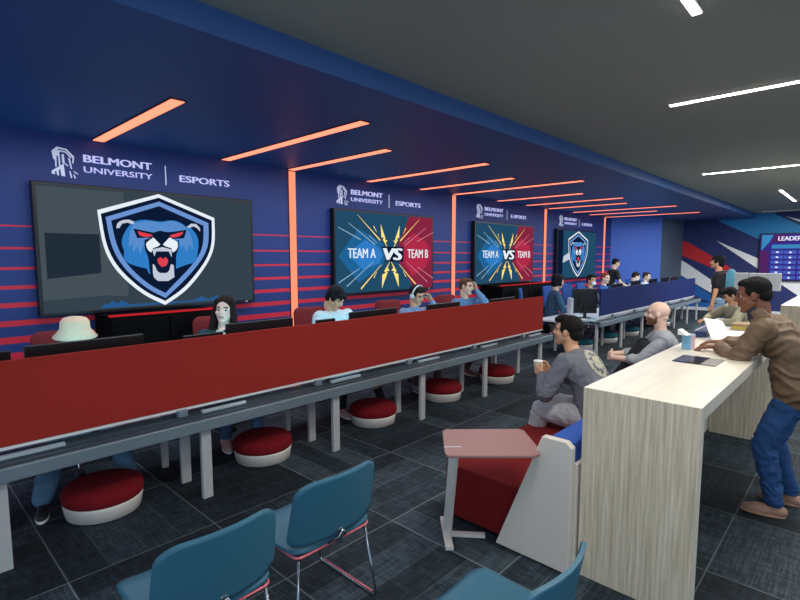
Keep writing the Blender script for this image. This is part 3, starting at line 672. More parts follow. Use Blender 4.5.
# raised lettering above each screen
letter = mat('sign_white', '#e3e4f6', .5, emit='#c9cbe8', estr=.25)
def wall_sign(x0, zb, k, txt, label):
    t = empty('wall_sign', label, 'sign', (x0, WY, zb), 0, 'white lettering over the screens')
    def tx(s, nm, xa, xb, za, zb_, bold):
        mm = MB()
        for p in text_polys(s, bold=bold): mm.face([((xa + (xb-xa)*x)*k, -.012, (za + (zb_-za)*y)) for x, y in p])
        r = bmesh.ops.extrude_face_region(mm.bm, geom=mm.bm.faces[:]); 
        for g in r['geom']:
            if isinstance(g, bmesh.types.BMVert): g.co.y = -.002
        mm.build(nm, letter, t)
    mm = MB()
    K = .22/.37; zz = .29/.40
    def em(pts): mm.prism([((x - 55)/390*.235*k, (468 - y)/400*.29) for x, y in pts], (0, -.012, 0), (1, 0, 0), (0, 0, 1), -.010)
    for pts in ([(75, 135), (150, 70), (290, 85), (395, 180), (378, 275), (362, 270), (370, 195), (280, 105), (165, 95), (165, 112), (280, 122), (352, 190), (345, 205), (270, 135), (185, 130), (188, 320), (170, 325), (165, 190), (140, 200), (135, 340), (118, 350), (115, 250), (95, 240)],
                [(55, 440), (65, 400), (235, 290), (248, 465), (195, 460), (185, 375), (160, 380), (158, 460), (138, 458), (125, 400), (105, 410), (105, 450)],
                [(215, 165), (245, 160), (252, 275), (228, 290), (220, 285)], [(250, 275), (302, 310), (300, 322), (248, 290)], [(305, 205), (330, 205), (355, 350), (338, 352)],
                [(312, 385), (330, 390), (350, 475), (330, 475)], [(370, 425), (385, 430), (405, 475), (385, 478)], [(375, 375), (440, 410), (438, 420), (385, 395)]): em(pts)
    mm.build('tower_emblem', letter, t)
    tx('BELMONT', 'lettering', .285, .965, .170, .245, .03); tx('UNIVERSITY', 'lettering', .285, .965, .065, .125, .008)
    mm = MB(); mm.box((1.113*k, -.006, .128), (.010, .010, .22)); mm.build('divider_line', letter, t)
    tx(txt, 'lettering', 1.27, 1.90, .075, .150, .02)
    return t
wall_sign(1.30, 2.61, 1., 'ESPORTS', 'white BELMONT UNIVERSITY ESPORTS lettering over the nearest screen')
wall_sign(4.95, 2.61, 1.03, 'ESPORTS', 'white BELMONT UNIVERSITY ESPORTS lettering over the second screen')
wall_sign(8.67, 2.61, 1.08, 'E-SPORTS', 'white BELMONT UNIVERSITY E-SPORTS lettering over the third screen')
wall_sign(12.45, 2.61, 1.12, 'E-SPORTS', 'white BELMONT UNIVERSITY E-SPORTS lettering over the farthest screen')

# leader board on the mural wall
t = empty('scoreboard_screen', 'purple LEADERBOARD screen on the mural wall at the right edge', 'screen', (XF - .004, 1.06, 1.80))
m = MB(); m.box((-.05, 0, 0), (.10, 2.98, 1.46), bev=.005); m.build('casing', mat('black_plastic', '#0b0d12', .35), t)
lb = [emission('board_violet', '#3a2f8a', .8), emission('board_white', '#e8e8ff', 1.), emission('board_row', '#4a62c4', .8), emission('board_plum', '#5a2a6a', .75), emission('board_cyan', '#3f8fc8', .8)]
m = MB()
def Q(mi, y0, y1, z0, z1, d): m.mi = mi; m.face([(-.1015 - d*.001, -y0 + 1.46, .70 - z0), (-.1015 - d*.001, -y1 + 1.46, .70 - z0), (-.1015 - d*.001, -y1 + 1.46, .70 - z1), (-.1015 - d*.001, -y0 + 1.46, .70 - z1)])
Q(0, 0, 2.92, 0, 1.40, 0); Q(3, .0, .22, .5, 1.4, 1); m.mi = 4; m.face([(-.1025, 1.44, .68), (-.1025, 1.15, .68), (-.1025, 1.25, .45), (-.1025, 1.44, .2)])
m.mi = 3; m.face([(-.1026, 1.12, .68), (-.1026, .85, .68), (-.1026, .85, .45), (-.1026, 1.2, .45)])
m.mi = 1
for p in text_polys('LEADERBOARD', bold=.03): m.face([(-.1045, 1.03 - 1.12*x, .50 + .13*y) for x, y in p])
Q(4, .28, 2.8, .32, .44, 2)
for r_ in range(6):
    z0 = .50 + r_*.155
    Q(2, .28, .58, z0, z0 + .10, 2); Q(2, .60, .90, z0, z0 + .10, 2); Q(2, .94, 2.8, z0, z0 + .10, 2)
    Q(1, .40, .46, z0 + .03, z0 + .07, 4)
    m.mi = 1; m.face([(-.1055, .71 + .0, .70 - z0 - .02), (-.1055, .67, .70 - z0 - .08), (-.1055, .75, .70 - z0 - .08)])
    for p in text_polys('Player', bold=0.): m.face([(-.1055, .45 - .22*x, .70 - z0 - .08 + .06*y) for x, y in p])
    Q(1, 1.45, 2.1, z0 + .035, z0 + .062, 4)
m.build('screen', lb, t)

# ---------------------------------------------------------------- desk rows
steel = mat('desk_steel', '#8a9ba6', .4, .5, var=.15, vscale=3)
legm = mat('desk_leg_paint', '#c4c6c8', .45, .2)
dtop = mat('dark_gloss_top', '#39424a', .18, 0., coat=.4)
wtop = mat('white_desk_top', '#dfe3e6', .35)
trim = mat('screen_trim', '#e2e4e6', .4)
def desk_row(x0, x1, legs, fabric, fname, label, sx0, sx1, top, white_to=None, bx=None):
    t = empty('gaming_desk', label, 'desk', (x0, 3.9, 0))
    def B(nm, c, size, mt, bev=.003): mm = MB(); mm.box((c[0]-x0, c[1]-3.9, c[2]), size, bev=bev); return mm.build(nm, mt, t)
    L = x1 - x0; cx = (x0+x1)/2
    mm = MB()
    if bx is not None:
        mm.box(((x0 + bx)/2 - x0, .31, .635), (bx - x0, .52, .03)); L = x1 - bx; cx = (bx + x1)/2
    mm.box((cx-x0, .16, .635), (L, .82, .03))
    mm.build('tabletop', wtop if white_to else dtop, t)
    mm = MB(); mm.box((cx-x0, -.36, .615), (L, .20, .012)); mm.box((cx-x0, -.41, .622), (L, .015, .02)); mm.box((cx-x0, -.33, .622), (L, .012, .02)); mm.build('cable_tray', mat('tray_steel', '#5d6a74', .25, .6), t)
    mm = MB(); mm.box((cx-x0, -.455, .582), (L, .025, .085), bev=.006); mm.build('front_beam', steel, t)
    mm = MB(); mm.box((cx-x0, -.03, .56), (L, .06, .06)); mm.build('rear_beam', steel, t)
    for x in legs:
        for y in (3.515, 3.885):
            B('leg', (x, y, .30), (.075, .035, .60), legm)
        B('foot_rail', (x, 4.30, .30), (.05, .04, .60), legm)
        B('cross_bar', (x, 3.9, .585), (.05, .80, .04), steel)
    sc_ = MB(); sc_.box(((sx0+sx1)/2 - x0, -.28, (.695 + top)/2), (sx1 - sx0, .028, top - .695), bev=.006)
    s_ = sc_.build('privacy_screen', fabric, t)
    mm = MB(); mm.box(((sx0+sx1)/2 - x0, -.28, .684), (sx1 - sx0, .036, .018), bev=.002); mm.build('bottom_trim', trim, s_)
    k = 0; x = sx0 + .62
    while x < sx1 - .2:
        mm = MB(); mm.box((x - x0, -.30, .66), (.07, .05, .05), bev=.004); mm.build('clamp', steel, t)
        mm = MB(); mm.box((x + .32 - x0, -.318, .642), (.36, .035, .022), bev=.003); mm.build('power_rail', mat('rail_white', '#c8d8e2', .2, .3), t)
        x += 1.235
    return t
redf = mat('red_screen_fabric', '#a22e27', .9, bump=.3, bscale=400, spec=.2)
bluef = mat('navy_screen_fabric', '#1d2c66', .9, bump=.3, bscale=400, spec=.2)
desk_row(-1.6, 7.05, [-.82, .41, 1.62, 2.86, 4.09, 5.33, 6.80], redf, 'red', 'long gaming desk row with red fabric screen nearest the camera', -1.6, 7.05, 1.20)
desk_row(8.45, 16.2, [8.93, 10.16, 11.4, 12.64, 13.87, 15.1, 16.1], bluef, 'navy', 'long gaming desk row with navy fabric screen farther away', 9.30, 16.2, 1.20, True, 8.90)

# ---------------------------------------------------------------- poufs
def pouf(loc, top_m, label, group):
    t = empty('pouf', label, 'pouf', loc, 0, group)
    m = MB(); m.lathe([(.215, .0), (.235, .010), (.250, .09), (.248, .112)], seg=48); m.build('base', mat('pouf_base', '#d8d2cc', .5), t)
    m = MB(); m.lathe([(.245, .108), (.255, .122), (.259, .15), (.255, .175), (.240, .198), (.205, .214), (.12, .222), (.03, .224)], seg=48); m.build('cushion', top_m, t)
    return t
rp = mat('pouf_red', '#7c1620', .95, bump=.4, bscale=250, spec=.2, var=.12, vscale=30); gp = mat('pouf_teal', '#0f5768', .9, bump=.4, bscale=250)
for x, y, l in ((1.03, 3.88, 'under the left end of the desk row, nearest'), (2.31, 3.87, 'second from the left under the desk row'), (3.66, 3.85, 'beside the pink and white shoe, third from left'), (4.90, 3.88, 'half behind a desk leg, fourth from left'), (6.15, 3.85, 'farthest under the red desk row')):
    pouf((x, y, 0), rp, 'round red pouf with white base ' + l, 'red poufs under the near desk row')
for x, y, l in ((9.45, 4.05, 'nearest, behind the seated man in grey'), (10.62, 4.0, 'second of the row, left of the bald man'), (11.9, 3.98, 'third of the row, beside the bald head'), (14.25, 3.95, 'farthest of the row, right of the bald head')):
    pouf((x, y, 0), gp, 'round teal pouf with white base ' + l, 'teal poufs under the far desk row')

# ---------------------------------------------------------------- swivel chairs
def task_chair(loc, rz, cm, label, group):
    t = empty('swivel_chair', label, 'chair', loc, math.radians(rz), group)
    pl = mat('chair_plastic', '#c3c8ce', .4); ch = mat('chrome', '#c8ccd2', .15, .9)
    m = MB()
    for k in range(5):
        a = 2*PI*k/5 + .3
        m.tube([(0, 0, .10), (.12*math.cos(a), .12*math.sin(a), .105), (.30*math.cos(a), .30*math.sin(a), .06)], .016)
    m.lathe([(.04, .06), (.04, .13), (.028, .14), (.028, .40)], seg=16)
    m.build('star_base', ch, t)
    for k in range(5):
        a = 2*PI*k/5 + .3
        m = MB(); m.cyl((.30*math.cos(a) - .02*math.sin(a), .30*math.sin(a) + .02*math.cos(a), .028), (.30*math.cos(a) + .02*math.sin(a), .30*math.sin(a) - .02*math.cos(a), .028), .028); m.build('caster', mat('caster_black', '#15171a', .5), t)
    m = MB(); m.prism(rounded(.48, .46, .09), (0, .02, .42), (1, 0, 0), (0, 1, 0), .06, .015); m.build('seat', cm, t, True)
    m = MB(); m.prism(rounded(.45, .50, .07), (0, -.24, .90), (1, 0, 0), (0, 0, 1), .035, .010); 
    for v in m.bm.verts: v.co.y += -.10*((v.co.z - .65)) + .5*v.co.x**2
    m.build('backrest', cm, t, True)
    m = MB(); m.tube([(0, .0, .40), (0, -.24, .42), (0, -.29, .60), (0, -.30, .85)], .02, round_=.08); m.build('back_support', pl, t)
    for s_ in (-1, 1):
        m = MB(); m.tube([(s_*.22, .02, .42), (s_*.30, .0, .44), (s_*.30, 0, .66)], .014, round_=.05); m.box((s_*.30, .03, .67), (.06, .26, .03), bev=.01); m.build('armrest', pl, t)
    return t
cr = mat('chair_red', '#7a1c22', .85, bump=.3, bscale=300); cb = mat('chair_blue', '#1d4c94', .85, bump=.3, bscale=300)
t0 = None
for x, y, rz, l in ((1.10, 4.92, 176, 'behind the player in the bucket hat'), (2.52, 4.98, 170, 'behind the long haired woman'), (3.86, 5.02, 172, 'behind the player in the white T-shirt'), (5.30, 5.02, 168, 'behind the player with headphones'), (6.72, 5.02, 170, 'behind the player in the denim shirt')):
    la = 'red swivel chair ' + l
    if t0 is None: t0 = task_chair((x, y, 0), rz, cr, la, 'red swivel chairs behind the near desks')
    else: dup(t0, (x, y, 0), math.radians(rz), la)
t0 = None
for x, y, rz, l in ((9.40, 5.02, 205, 'under the woman in the denim jacket'), (10.45, 4.98, 178, 'empty, left of the masked player'), (11.45, 5.0, 175, 'behind the masked player'), (12.25, 5.0, 178, 'behind the red haired player'), (14.2, 4.9, 180, 'behind the player in white'), (15.4, 4.9, 180, 'farthest one by the blue block')):
    la = 'blue swivel chair ' + l
    if t0 is None: t0 = task_chair((x, y, 0), rz, cb, la, 'blue swivel chairs behind the far desks')
    else: dup(t0, (x, y, 0), math.radians(rz), la)

# ---------------------------------------------------------------- monitors and cabinets
bp = mat('black_plastic', '#0b0d12', .35)
cyan = emission('monitor_glow', '#8fe2ff', 3.0)
def monitor(x, y, wd, ht, ztop, label, group, rz=0, shell=None, glow=cyan):
    t = empty('monitor', label, 'monitor', (x, y, .65), math.radians(rz), group)
    zt = ztop - .65
    m = MB(); m.box((0, 0, zt - ht/2), (wd, .03, ht), bev=.006); m.box((0, -.022, zt - ht/2), (wd*.5, .03, ht*.5), bev=.008); m.build('housing', shell or bp, t)
    m = MB(); m.box((0, .016, zt - ht/2), (wd - .03, .003, ht - .03)); m.build('display', glow, t)
    m = MB(); m.box((0, -.035, (zt - ht/2)/2 + .01), (.06, .02, zt - ht/2 + .02), bev=.004); m.prism(rounded(.26, .18, .03), (0, 0, 0), (1, 0, 0), (0, 1, 0), .012); m.build('stand', shell or bp, t)
    return t
for x, wd, zt, l in ((.27, .62, 1.20, 'cut by the left edge of the picture'), (1.02, .74, 1.218, 'in front of the player in the bucket hat'), (1.86, .34, 1.165, 'small and low beside the woman\'s hand'), (2.40, .68, 1.225, 'right of the long haired woman'), (3.14, .24, 1.170, 'small, in front of the white T-shirt'), (3.82, .72, 1.212, 'right of the player in the white T-shirt'), (5.08, .68, 1.205, 'right of the headphones player'), (6.50, .70, 1.185, 'at the far end of the red desk row')):
    monitor(x, 4.0, wd, .40, zt, 'black monitor above the red screen ' + l, 'black monitors on the near desk row')
for x, wd, zt, l in ((11.2, .62, 1.22, 'in front of the masked player'), (12.4, .62, 1.245, 'in front of the red haired player'), (13.7, .60, 1.245, 'in front of the player in white'), (14.7, .60, 1.245, 'beside the farthest player'), (15.6, .6, 1.235, 'at the far end of the navy desk row')):
    monitor(x, 4.0, wd, .38, zt, 'black monitor above the navy screen ' + l, 'black monitors on the far desk row')
monitor(9.22, 3.88, .46, .46, 1.20, 'large black monitor on the open white desk end', None, -50)
t = empty('computer_tower', 'slim pale computer case beside the black monitor on the white desk', 'computer', (9.05, 4.08, .65), math.radians(-50))
m = MB(); m.box((0, 0, .19), (.05, .24, .38), bev=.006); m.build('case', mat('case_white', '#c9d4dc', .4), t)
m = MB(); m.box((-.01, -.1215, .34), (.012, .003, .012)); m.build('power_button', mat('black_plastic', '#0b0d12'), t)
t = empty('keyboard', 'pale keyboard on the open white desk end', 'keyboard', (8.95, 3.62, .65), math.radians(8))
m = MB(); m.box((0, 0, .010), (.42, .14, .018), bev=.004); m.build('case', mat('key_white', '#c2e4ea', .4), t)
m = MB()
for r_ in range(4):
    for c_ in range(13): m.box((-.186 + c_*.031, -.048 + r_*.032, .022), (.026, .027, .006))
m.build('keys', mat('key_cap', '#8fb3bd', .5), t)
for x0, x1, l in ((1.60, 2.74, 'below the nearest screen'), (8.86, 11.06, 'below the third screen')):
    t = empty('media_cabinet', 'black cabinet with a red top edge standing ' + l, 'cabinet', ((x0+x1)/2, 5.72, 0), 0, 'black cabinets along the striped wall')
    w_ = x1 - x0
    m = MB(); m.box((0, 0, .60), (w_, .5, 1.20), bev=.006); m.build('body', mat('cabinet_black', '#050507', .8, spec=.1), t)
    for s_ in (-1, 1):
        m = MB(); m.box((s_*w_/4, -.256, .60), (w_/2 - .02, .014, 1.14), bev=.003); d_ = m.build('door', mat('cabinet_door_black', '#060608', .7, spec=.1), t)
        m = MB(); m.box((s_*.05, -.268, .75), (.012, .012, .16)); m.build('handle', steel, d_)
    m = MB(); m.box((0, -.22, 1.208), (w_, .05, .016)); m.build('light_edge', emission('red_led', '#d0242c', .8), t)  # red trim line made to glow

# ---------------------------------------------------------------- bench, side table
t = empty('bench_sofa', 'long red upholstered bench with blue top and grey end panel', 'bench', (2.6, 1.5, 0))
rf = mat('bench_red', '#74181a', .92, bump=.35, bscale=350, spec=.2); bf = mat('bench_blue', '#2450a8', .9, bump=.35, bscale=350); gpn = mat('panel_grey', '#d8d0c4', .5)
BX = 3.45
def prof(nm, pts, x0, depth, mt, bev=0.):
    mm = MB(); mm.prism([(y - 1.5, z) for y, z in pts], (x0 - 2.6, 0, 0), (0, 1, 0), (0, 0, 1), depth, bev); return mm.build(nm, mt, t)
prof('seat', [(1.40, .03), (2.04, .03), (2.04, .385), (1.40, .385)], 2.63, BX, rf, .012)
prof('backrest', [(1.15, .03), (1.42, .03), (1.47, .38), (1.305, .70), (1.15, .70)], 2.63, BX, rf, .008)
prof('top_cushion', [(1.135, .64), (1.30, .70), (1.285, .765), (1.135, .765)], 2.63, BX, bf, .010)
prof('end_panel', [(1.125, .01), (1.60, .01), (1.305, .775), (1.16, .775), (1.125, .745)], 2.575, .05, gpn, .005)
prof('back_panel', [(1.115, .01), (1.15, .01), (1.15, .645), (1.115, .645)], 2.63, BX, gpn, .003)
for x in (2.8, 5.8):
    mm = MB(); mm.box((x-2.6, .1, .015), (.08, .5, .03)); mm.build('foot', bp, t)
t = empty('side_table', 'small pink brown laptop table on a slanting white leg', 'table', (2.45, 1.65, 0))
pts = [(2.455, 1.935), (2.19, 1.71), (2.165, 1.675), (2.185, 1.64), (2.50, 1.305), (2.545, 1.30), (2.62, 1.345), (2.83, 1.56), (2.83, 1.60), (2.50, 1.94)]
m = MB(); m.prism([(x-2.45, y-1.65) for x, y in pts], (0, 0, .665), (1, 0, 0), (0, 1, 0), .018, .005); tt = m.build('tabletop', mat('table_taupe', '#9c726c', .45), t)
m = MB(); m.box((-.17, .07, .6845), (.10, .012, .002), Rz(-45)); m.build('cable_slot', mat('slot_silver', '#c8c4c8', .3, .6), tt)
lm = mat('table_leg_white', '#e2dcd4', .4)
m = MB(); a, b_ = V((2.24-2.45, 1.68-1.65, .665)), V((2.45-2.45, 1.885-1.65, .02)); d = b_ - a
m.box((a+b_)/2, (.055, .022, d.length), (d.to_track_quat('Z', 'Y').to_matrix() @ Rz(45))); m.build('leg', lm, t)
m = MB(); m.box((0, .24, .015), (.36, .05, .028), Rz(44), bev=.003); m.build('foot', lm, t)
m = MB(); m.box((.07, .14, .012), (.25, .04, .022), Rz(-52), bev=.003); m.build('foot', lm, t)

# ---------------------------------------------------------------- counters
vg = grain_material('ash_grain_upright', (85, 85, 2.6), '#b8a98f', '#eadcc4', .45); hg = grain_material('ash_grain_top', (1.2, 22, 10), '#e0d8c6', '#eee7d6', .3, .3, .6)
def counter(x0, x1, y0, y1, h, label, group):
    t = empty('counter', label, 'counter', ((x0+x1)/2, (y0+y1)/2, 0), 0, group)
    cx, cy = (x0+x1)/2, (y0+y1)/2
    m = MB(); m.box((0, 0, h - .035), (x1-x0-.142, y1-y0, .07)); m.build('worktop', hg, t)
    for x in (x0 + .035, x1 - .035):
        m = MB(); m.box((x - cx, 0, h/2), (.07, y1-y0, h), bev=.0015); o = m.build('end_panel', [vg, hg], t)
        for p in o.data.polygons: p.material_index = 1 if p.normal.z > .5 or (abs(p.normal.y) > .5) else 0
    return t
counter(2.645, 5.91, .53, 1.10, 1.087, 'tall pale wood counter with waterfall end in the foreground', None)
counter(9.25, 12.6, -.25, .92, 1.087, 'pale wood counter farther off behind the leaning man', None)
for cx_, cy_, sx_, sy_, hh, l in ((8.15, 1.35, .8, .7, .80, 'white worktable where the man in beige sits writing'), (9.55, 1.30, .8, 1.1, .75, 'white desk holding two white backed monitors')):
    t = empty('worktable', l, 'table', (cx_, cy_, 0))
    m = MB(); m.box((0, 0, hh - .015), (sx_, sy_, .03), bev=.004); m.build('tabletop', wtop, t)
    for sx in (-1, 1):
        for sy in (-1, 1): m = MB(); m.box((sx*(sx_/2-.05), sy*(sy_/2-.05), (hh-.03)/2), (.05, .05, hh-.03)); m.build('leg', legm, t)

# ---------------------------------------------------------------- small things on the counter
# open white booklet: one leaf lying, one leaf standing up and curling
t = empty('booklet', 'white open booklet with one leaf standing up beside the leaning man\'s hand', 'booklet', (4.9, .86, 1.088))
paper = mat('paper_white', '#f1f1ee', .6)
def sheet(nm, c4, lift, parent):
    mm = MB(); n = 8
    A, B_, C_, D = [V(c) - V((4.9, .86, 1.088)) for c in c4]   # bottom-left, bottom-right, top-right, top-left
    nr = (B_-A).cross(D-A).normalized()
    lay = []
    for off in (0, .002):
        g = [[mm.bm.verts.new((A.lerp(B_, i/n)).lerp(D.lerp(C_, i/n), j/n) + nr*(off + lift*math.sin(PI*i/n)*math.sin(PI*(j/n)))) for i in range(n+1)] for j in range(n+1)]
        lay.append(g)
        for j in range(n):
            for i in range(n): f = mm.bm.faces.new((g[j][i], g[j][i+1], g[j+1][i+1], g[j+1][i])); f.smooth = True
    a, b = lay
    for j in range(n):
        mm.bm.faces.new((a[j][0], b[j][0], b[j+1][0], a[j+1][0])); mm.bm.faces.new((a[j][n], b[j][n], b[j+1][n], a[j+1][n]))
        mm.bm.faces.new((a[0][j], b[0][j], b[0][j+1], a[0][j+1])); mm.bm.faces.new((a[n][j], b[n][j], b[n][j+1], a[n][j+1]))
    mm.build(nm, paper, parent)
sheet('standing_leaf', [(4.79, .915, 1.09), (5.02, .80, 1.09), (5.15, .92, 1.235), (5.06, 1.045, 1.26)], .012, t)
sheet('lying_leaf', [(4.79, .915, 1.09), (5.02, .80, 1.09), (5.16, .96, 1.091), (4.95, 1.04, 1.091)], .004, t)
t = empty('tray', 'thin white tray with dark underside lying on the counter by the books', 'tray', (5.13, .77, 1.087), math.radians(10))
m = MB(); m.box((0, 0, .0445), (.36, .20, .012), bev=.002); m.build('top_plate', paper, t)
m = MB(); m.box((.01, 0, .019), (.30, .16, .038)); m.build('dark_base', bp, t)
z = 1.087
for i, (dx, dy, w_, d_, h_, c_, nm, rz) in enumerate(((0, 0, .24, .19, .030, '#a9a6a0', 'grey book at the bottom of the stack on the counter', 4), (.005, 0, .22, .18, .026, '#d6d2ca', 'pale book second from the bottom of the stack on the counter', -5), (0, .004, .22, .17, .020, '#c9b03a', 'yellow edged book near the top of the stack on the counter', 3), (.006, 0, .21, .17, .026, '#a58a66', 'tan book on top of the stack on the counter', -3))):
    t = empty('book', nm, 'book', (5.48 + dx, .80 + dy, z + .0005), math.radians(rz), 'books stacked on the counter')
    m = MB(); m.box((0, 0, h_*.5), (w_ - .010, d_ - .012, h_*.78)); m.build('pages', paper, t)
    cm = mat('cover_' + c_, c_, .6)
    m = MB(); m.box((0, 0, h_ - .002), (w_, d_, .003)); m.box((0, 0, .0018), (w_, d_, .003)); m.box((-w_/2 + .002, 0, h_/2), (.003, d_, h_)); m.build('cover', cm, t)
    z += h_ + .001
t = empty('case', 'navy blue case lying on the left edge of the counter beyond the carton', 'case', (5.34, 1.055, 1.087), math.radians(1))
m = MB(); m.box((0, 0, .030), (.70, .085, .058), bev=.008); m.build('shell', mat('case_navy', '#1a3566', .5), t)
m = MB(); m.box((0, -.044, .034), (.68, .003, .005)); m.build('zip', mat('zip_grey', '#5a6a88', .4), t)
t = empty('carton', 'small blue and pink drink carton with a white slanted top', 'carton', (4.32, .985, 1.087), math.radians(-12))
m = MB(); m.box((0, 0, .060), (.07, .07, .118), bev=.003)
mm2 = m
o = m.build('box', [mat('carton_blue', '#7fb4d6', .35), mat('carton_pink', '#d9c3d6', .35)], t)
for p in o.data.polygons:
    if p.normal.y < -.5: p.material_index = 1
m = MB(); m.prism([(-.035, .118), (.035, .118), (-.035, .160)], (-.034, 0, 0), (0, -1, 0), (0, 0, 1), .068); 
o = m.build('slanted_top', paper, t); o.location = (0, 0, 0)
t = empty('tablet', 'slim dark tablet in a folded navy and grey case lying on the counter', 'tablet', (3.86, .815, 1.0875), math.radians(-1))
m = MB(); m.box((0, 0, .005), (.27, .09, .008), bev=.002); m.build('screen', mat('tablet_glass', '#27252a', .12), t)
m = MB(); m.box((0, .086, .004), (.27, .08, .007), bev=.002); m.build('cover_flap', mat('flap_navy', '#1c2350', .5), t)
m = MB(); m.box((0, -.088, .004), (.27, .085, .007), bev=.002); m.build('cover_flap', mat('flap_grey', '#8a8582', .5), t)
wb = mat('monitor_white', '#d4d7d9', .35)
for x, y, l in ((9.50, 1.47, 'white backed monitor, left one behind the leaning man\'s head'), (9.50, 1.165, 'white backed monitor, right one behind the leaning man\'s head')):
    t = empty('monitor', l, 'monitor', (x, y, .75), math.radians(-90), 'white backed monitors on the worktable')
    wd = .18 if y > 1.4 else .41
    m = MB(); m.box((0, 0, .665), (wd, .03, .27), bev=.006); m.build('housing', wb, t)
    m = MB(); m.box((0, .0165, .665), (wd - .03, .002, .24)); m.build('display', mat('dark_display', '#20242a', .2), t)
    m = MB(); m.box((0, -.03, .32), (.05, .015, .64)); m.prism(rounded(.22, .18, .03), (0, 0, 0), (1, 0, 0), (0, 1, 0), .010); m.build('stand', wb, t)
t = empty('phone', 'small dark phone lying on the far counter', 'phone', (10.9, .55, 1.088), .2)
m = MB(); m.box((0, 0, .006), (.30, .16, .010), bev=.003); m.build('body', bp, t); m = MB(); m.box((0, 0, .0115), (.27, .14, .001)); m.build('glass', mat('tablet_glass', '#27252a', .12), t)

# ---------------------------------------------------------------- shell chairs in front
def rr_map(a, b, rc):
    mx = max(abs(a), abs(b))
    if mx < 1e-6: return 0., 0.
    qx, qy = a/mx, b/mx
    ix, iy = max(-1+rc, min(1-rc, qx)), max(-1+rc, min(1-rc, qy))
    dx, dy = qx-ix, qy-iy; L = math.hypot(dx, dy)
    if abs(dx) > 1e-9 and abs(dy) > 1e-9: qx, qy = ix + dx/L*rc, iy + dy/L*rc
    return qx*mx, qy*mx
def shell(nm, f, thick, mt, parent, rc=.35, n=20):
    mm = MB(); lay = []
    eps = 1e-3
    for sgn in (0, 1):
        g = []
        for j in range(n+1):
            row = []
            for i in range(n+1):
                a, b = rr_map(-1 + 2*i/n, -1 + 2*j/n, rc)
                p = V(f(a, b)); nr = (V(f(a+eps, b)) - p).cross(V(f(a, b+eps)) - p).normalized()
                row.append(mm.bm.verts.new(p - nr*thick*sgn))
            g.append(row)
        lay.append(g)
        for j in range(n):
            for i in range(n):
                fc = mm.bm.faces.new((g[j][i], g[j][i+1], g[j+1][i+1], g[j+1][i])); fc.smooth = True
    a, b = lay
    for k in range(n):
        for q in (((0, k), (0, k+1)), ((n, k), (n, k+1)), ((k, 0), (k+1, 0)), ((k, n), (k+1, n))):
            (j0, i0), (j1, i1) = q; mm.bm.faces.new((a[j0][i0], a[j1][i1], b[j1][i1], b[j0][i0]))
    return mm.build(nm, mt, parent)
shm = mat('chair_shell_blue', '#33687f', .45, spec=.4); shr = mat('chair_rim', '#6fb3cf', .4)
wire = mat('chrome_wire', '#9aa3ad', .18, .95); pk = mat('pink_rail', '#e0707c', .35, .2)  # pink stands in for red reflected in the chrome frame
def side_chair(loc, rz, label):
    t = empty('shell_chair', label, 'chair', loc, math.radians(rz), 'blue shell chairs in the foreground')
    shell('seat', lambda a, b: (a*.245, b*.235 + .02, .445 + .018*a*a - .014*(1 - b*b) - (.035*max(0, b-.6)**2*4)), .012, shm, t, .30)
    shell('backrest', lambda a, b: (a*(.255 - .010*b), -.235 + .060*a*a*1.0 - .055*(b+1)/2*1.1, .628 + b*.160 - .008*a*a), .016, shm, t, .38)
    for s_ in (-1, 1):
        m = MB(); m.tube([(s_*.205, -.19, .425), (s_*.25, -.235, .012), (s_*.25, .245, .012), (s_*.205, .215, .420)], .0065, round_=.03); m.build('leg', wire, t)
        m = MB(); m.tube([(s_*.250, -.20, .026), (s_*.250, .21, .026)], .0045); m.build('floor_runner', pk, t)
    m = MB(); m.tube([(-.228, -.21, .424), (.228, -.21, .424), (.228, .23, .424), (-.228, .23, .424)], .0060, round_=.04, closed=True); m.build('seat_rail', pk, t)
    m = MB(); m.tube([(-.05, -.215, .432), (-.02, -.262, .47), (0, -.262, .50)], .006, round_=.01); m.tube([(.05, -.215, .432), (.02, -.262, .47), (0, -.262, .50)], .006, round_=.01); m.box((0, -.240, .46), (.03, .012, .08), bev=.003); m.build('back_bracket', wire, t)
    return t
side_chair((1.465, 2.02, 0), 0, 'blue shell chair in the middle foreground, showing its back and wire legs')
side_chair((.845, 1.97, 0), 0, 'blue shell chair nearest the left, cut by the bottom edge')
side_chair((1.50, .93, 0), 0, 'blue shell chair at the bottom right, only its seat and back edge showing')

# ---------------------------------------------------------------- people: the near desk row
DL = dict(hd=((.1, 1, -.1), (-.1, 1, -.1)))
def put_on_head(F, nm, prims, mt, t, voxel=.006, sm=2): return blob(nm, F['hp'](prims), mt, t, voxel, sm)
# 1 bucket hat
t, F = figure('person in a cream bucket hat, face half hidden behind a monitor', (1.10, 4.72, 0), 172, 1., pz=.508, lean=(8, 20), head=(4, 4, 0), wr=((-.15, .40, .68), (.15, .40, .68)), skin='pale', hair='crop', shirt='#7a8a98', pants='#5f86a8', baggy=1.35,
              an=((-.26, .50, .10), (.30, .66, .10)), shoe='#2a2c34', sole='#f0f0f0', sock='#cfd8e0')
hat = mat('hat_cream', '#f2d6b4', .9, bump=.3, bscale=80, var=.06)
def lathe_on_head(F, nm, prof, mt, t, seg=32, tilt=0.):
    m = MB(); m.lathe(prof, seg=seg); R = F['Rh'] @ Rx(tilt)
    for v in m.bm.verts: v.co = F['hc'] + R @ (V(v.co) * F['s'])
    return m.build(nm, mt, t)
h = lathe_on_head(F, 'bucket_hat', [(.002, .134), (.070, .128), (.090, .110), (.098, .060), (.106, .042), (.150, -.008), (.154, -.006), (.111, .047), (.104, .064), (.100, .115), (.082, .140), (.05, .150), (.01, .153)], hat, t, tilt=-2)
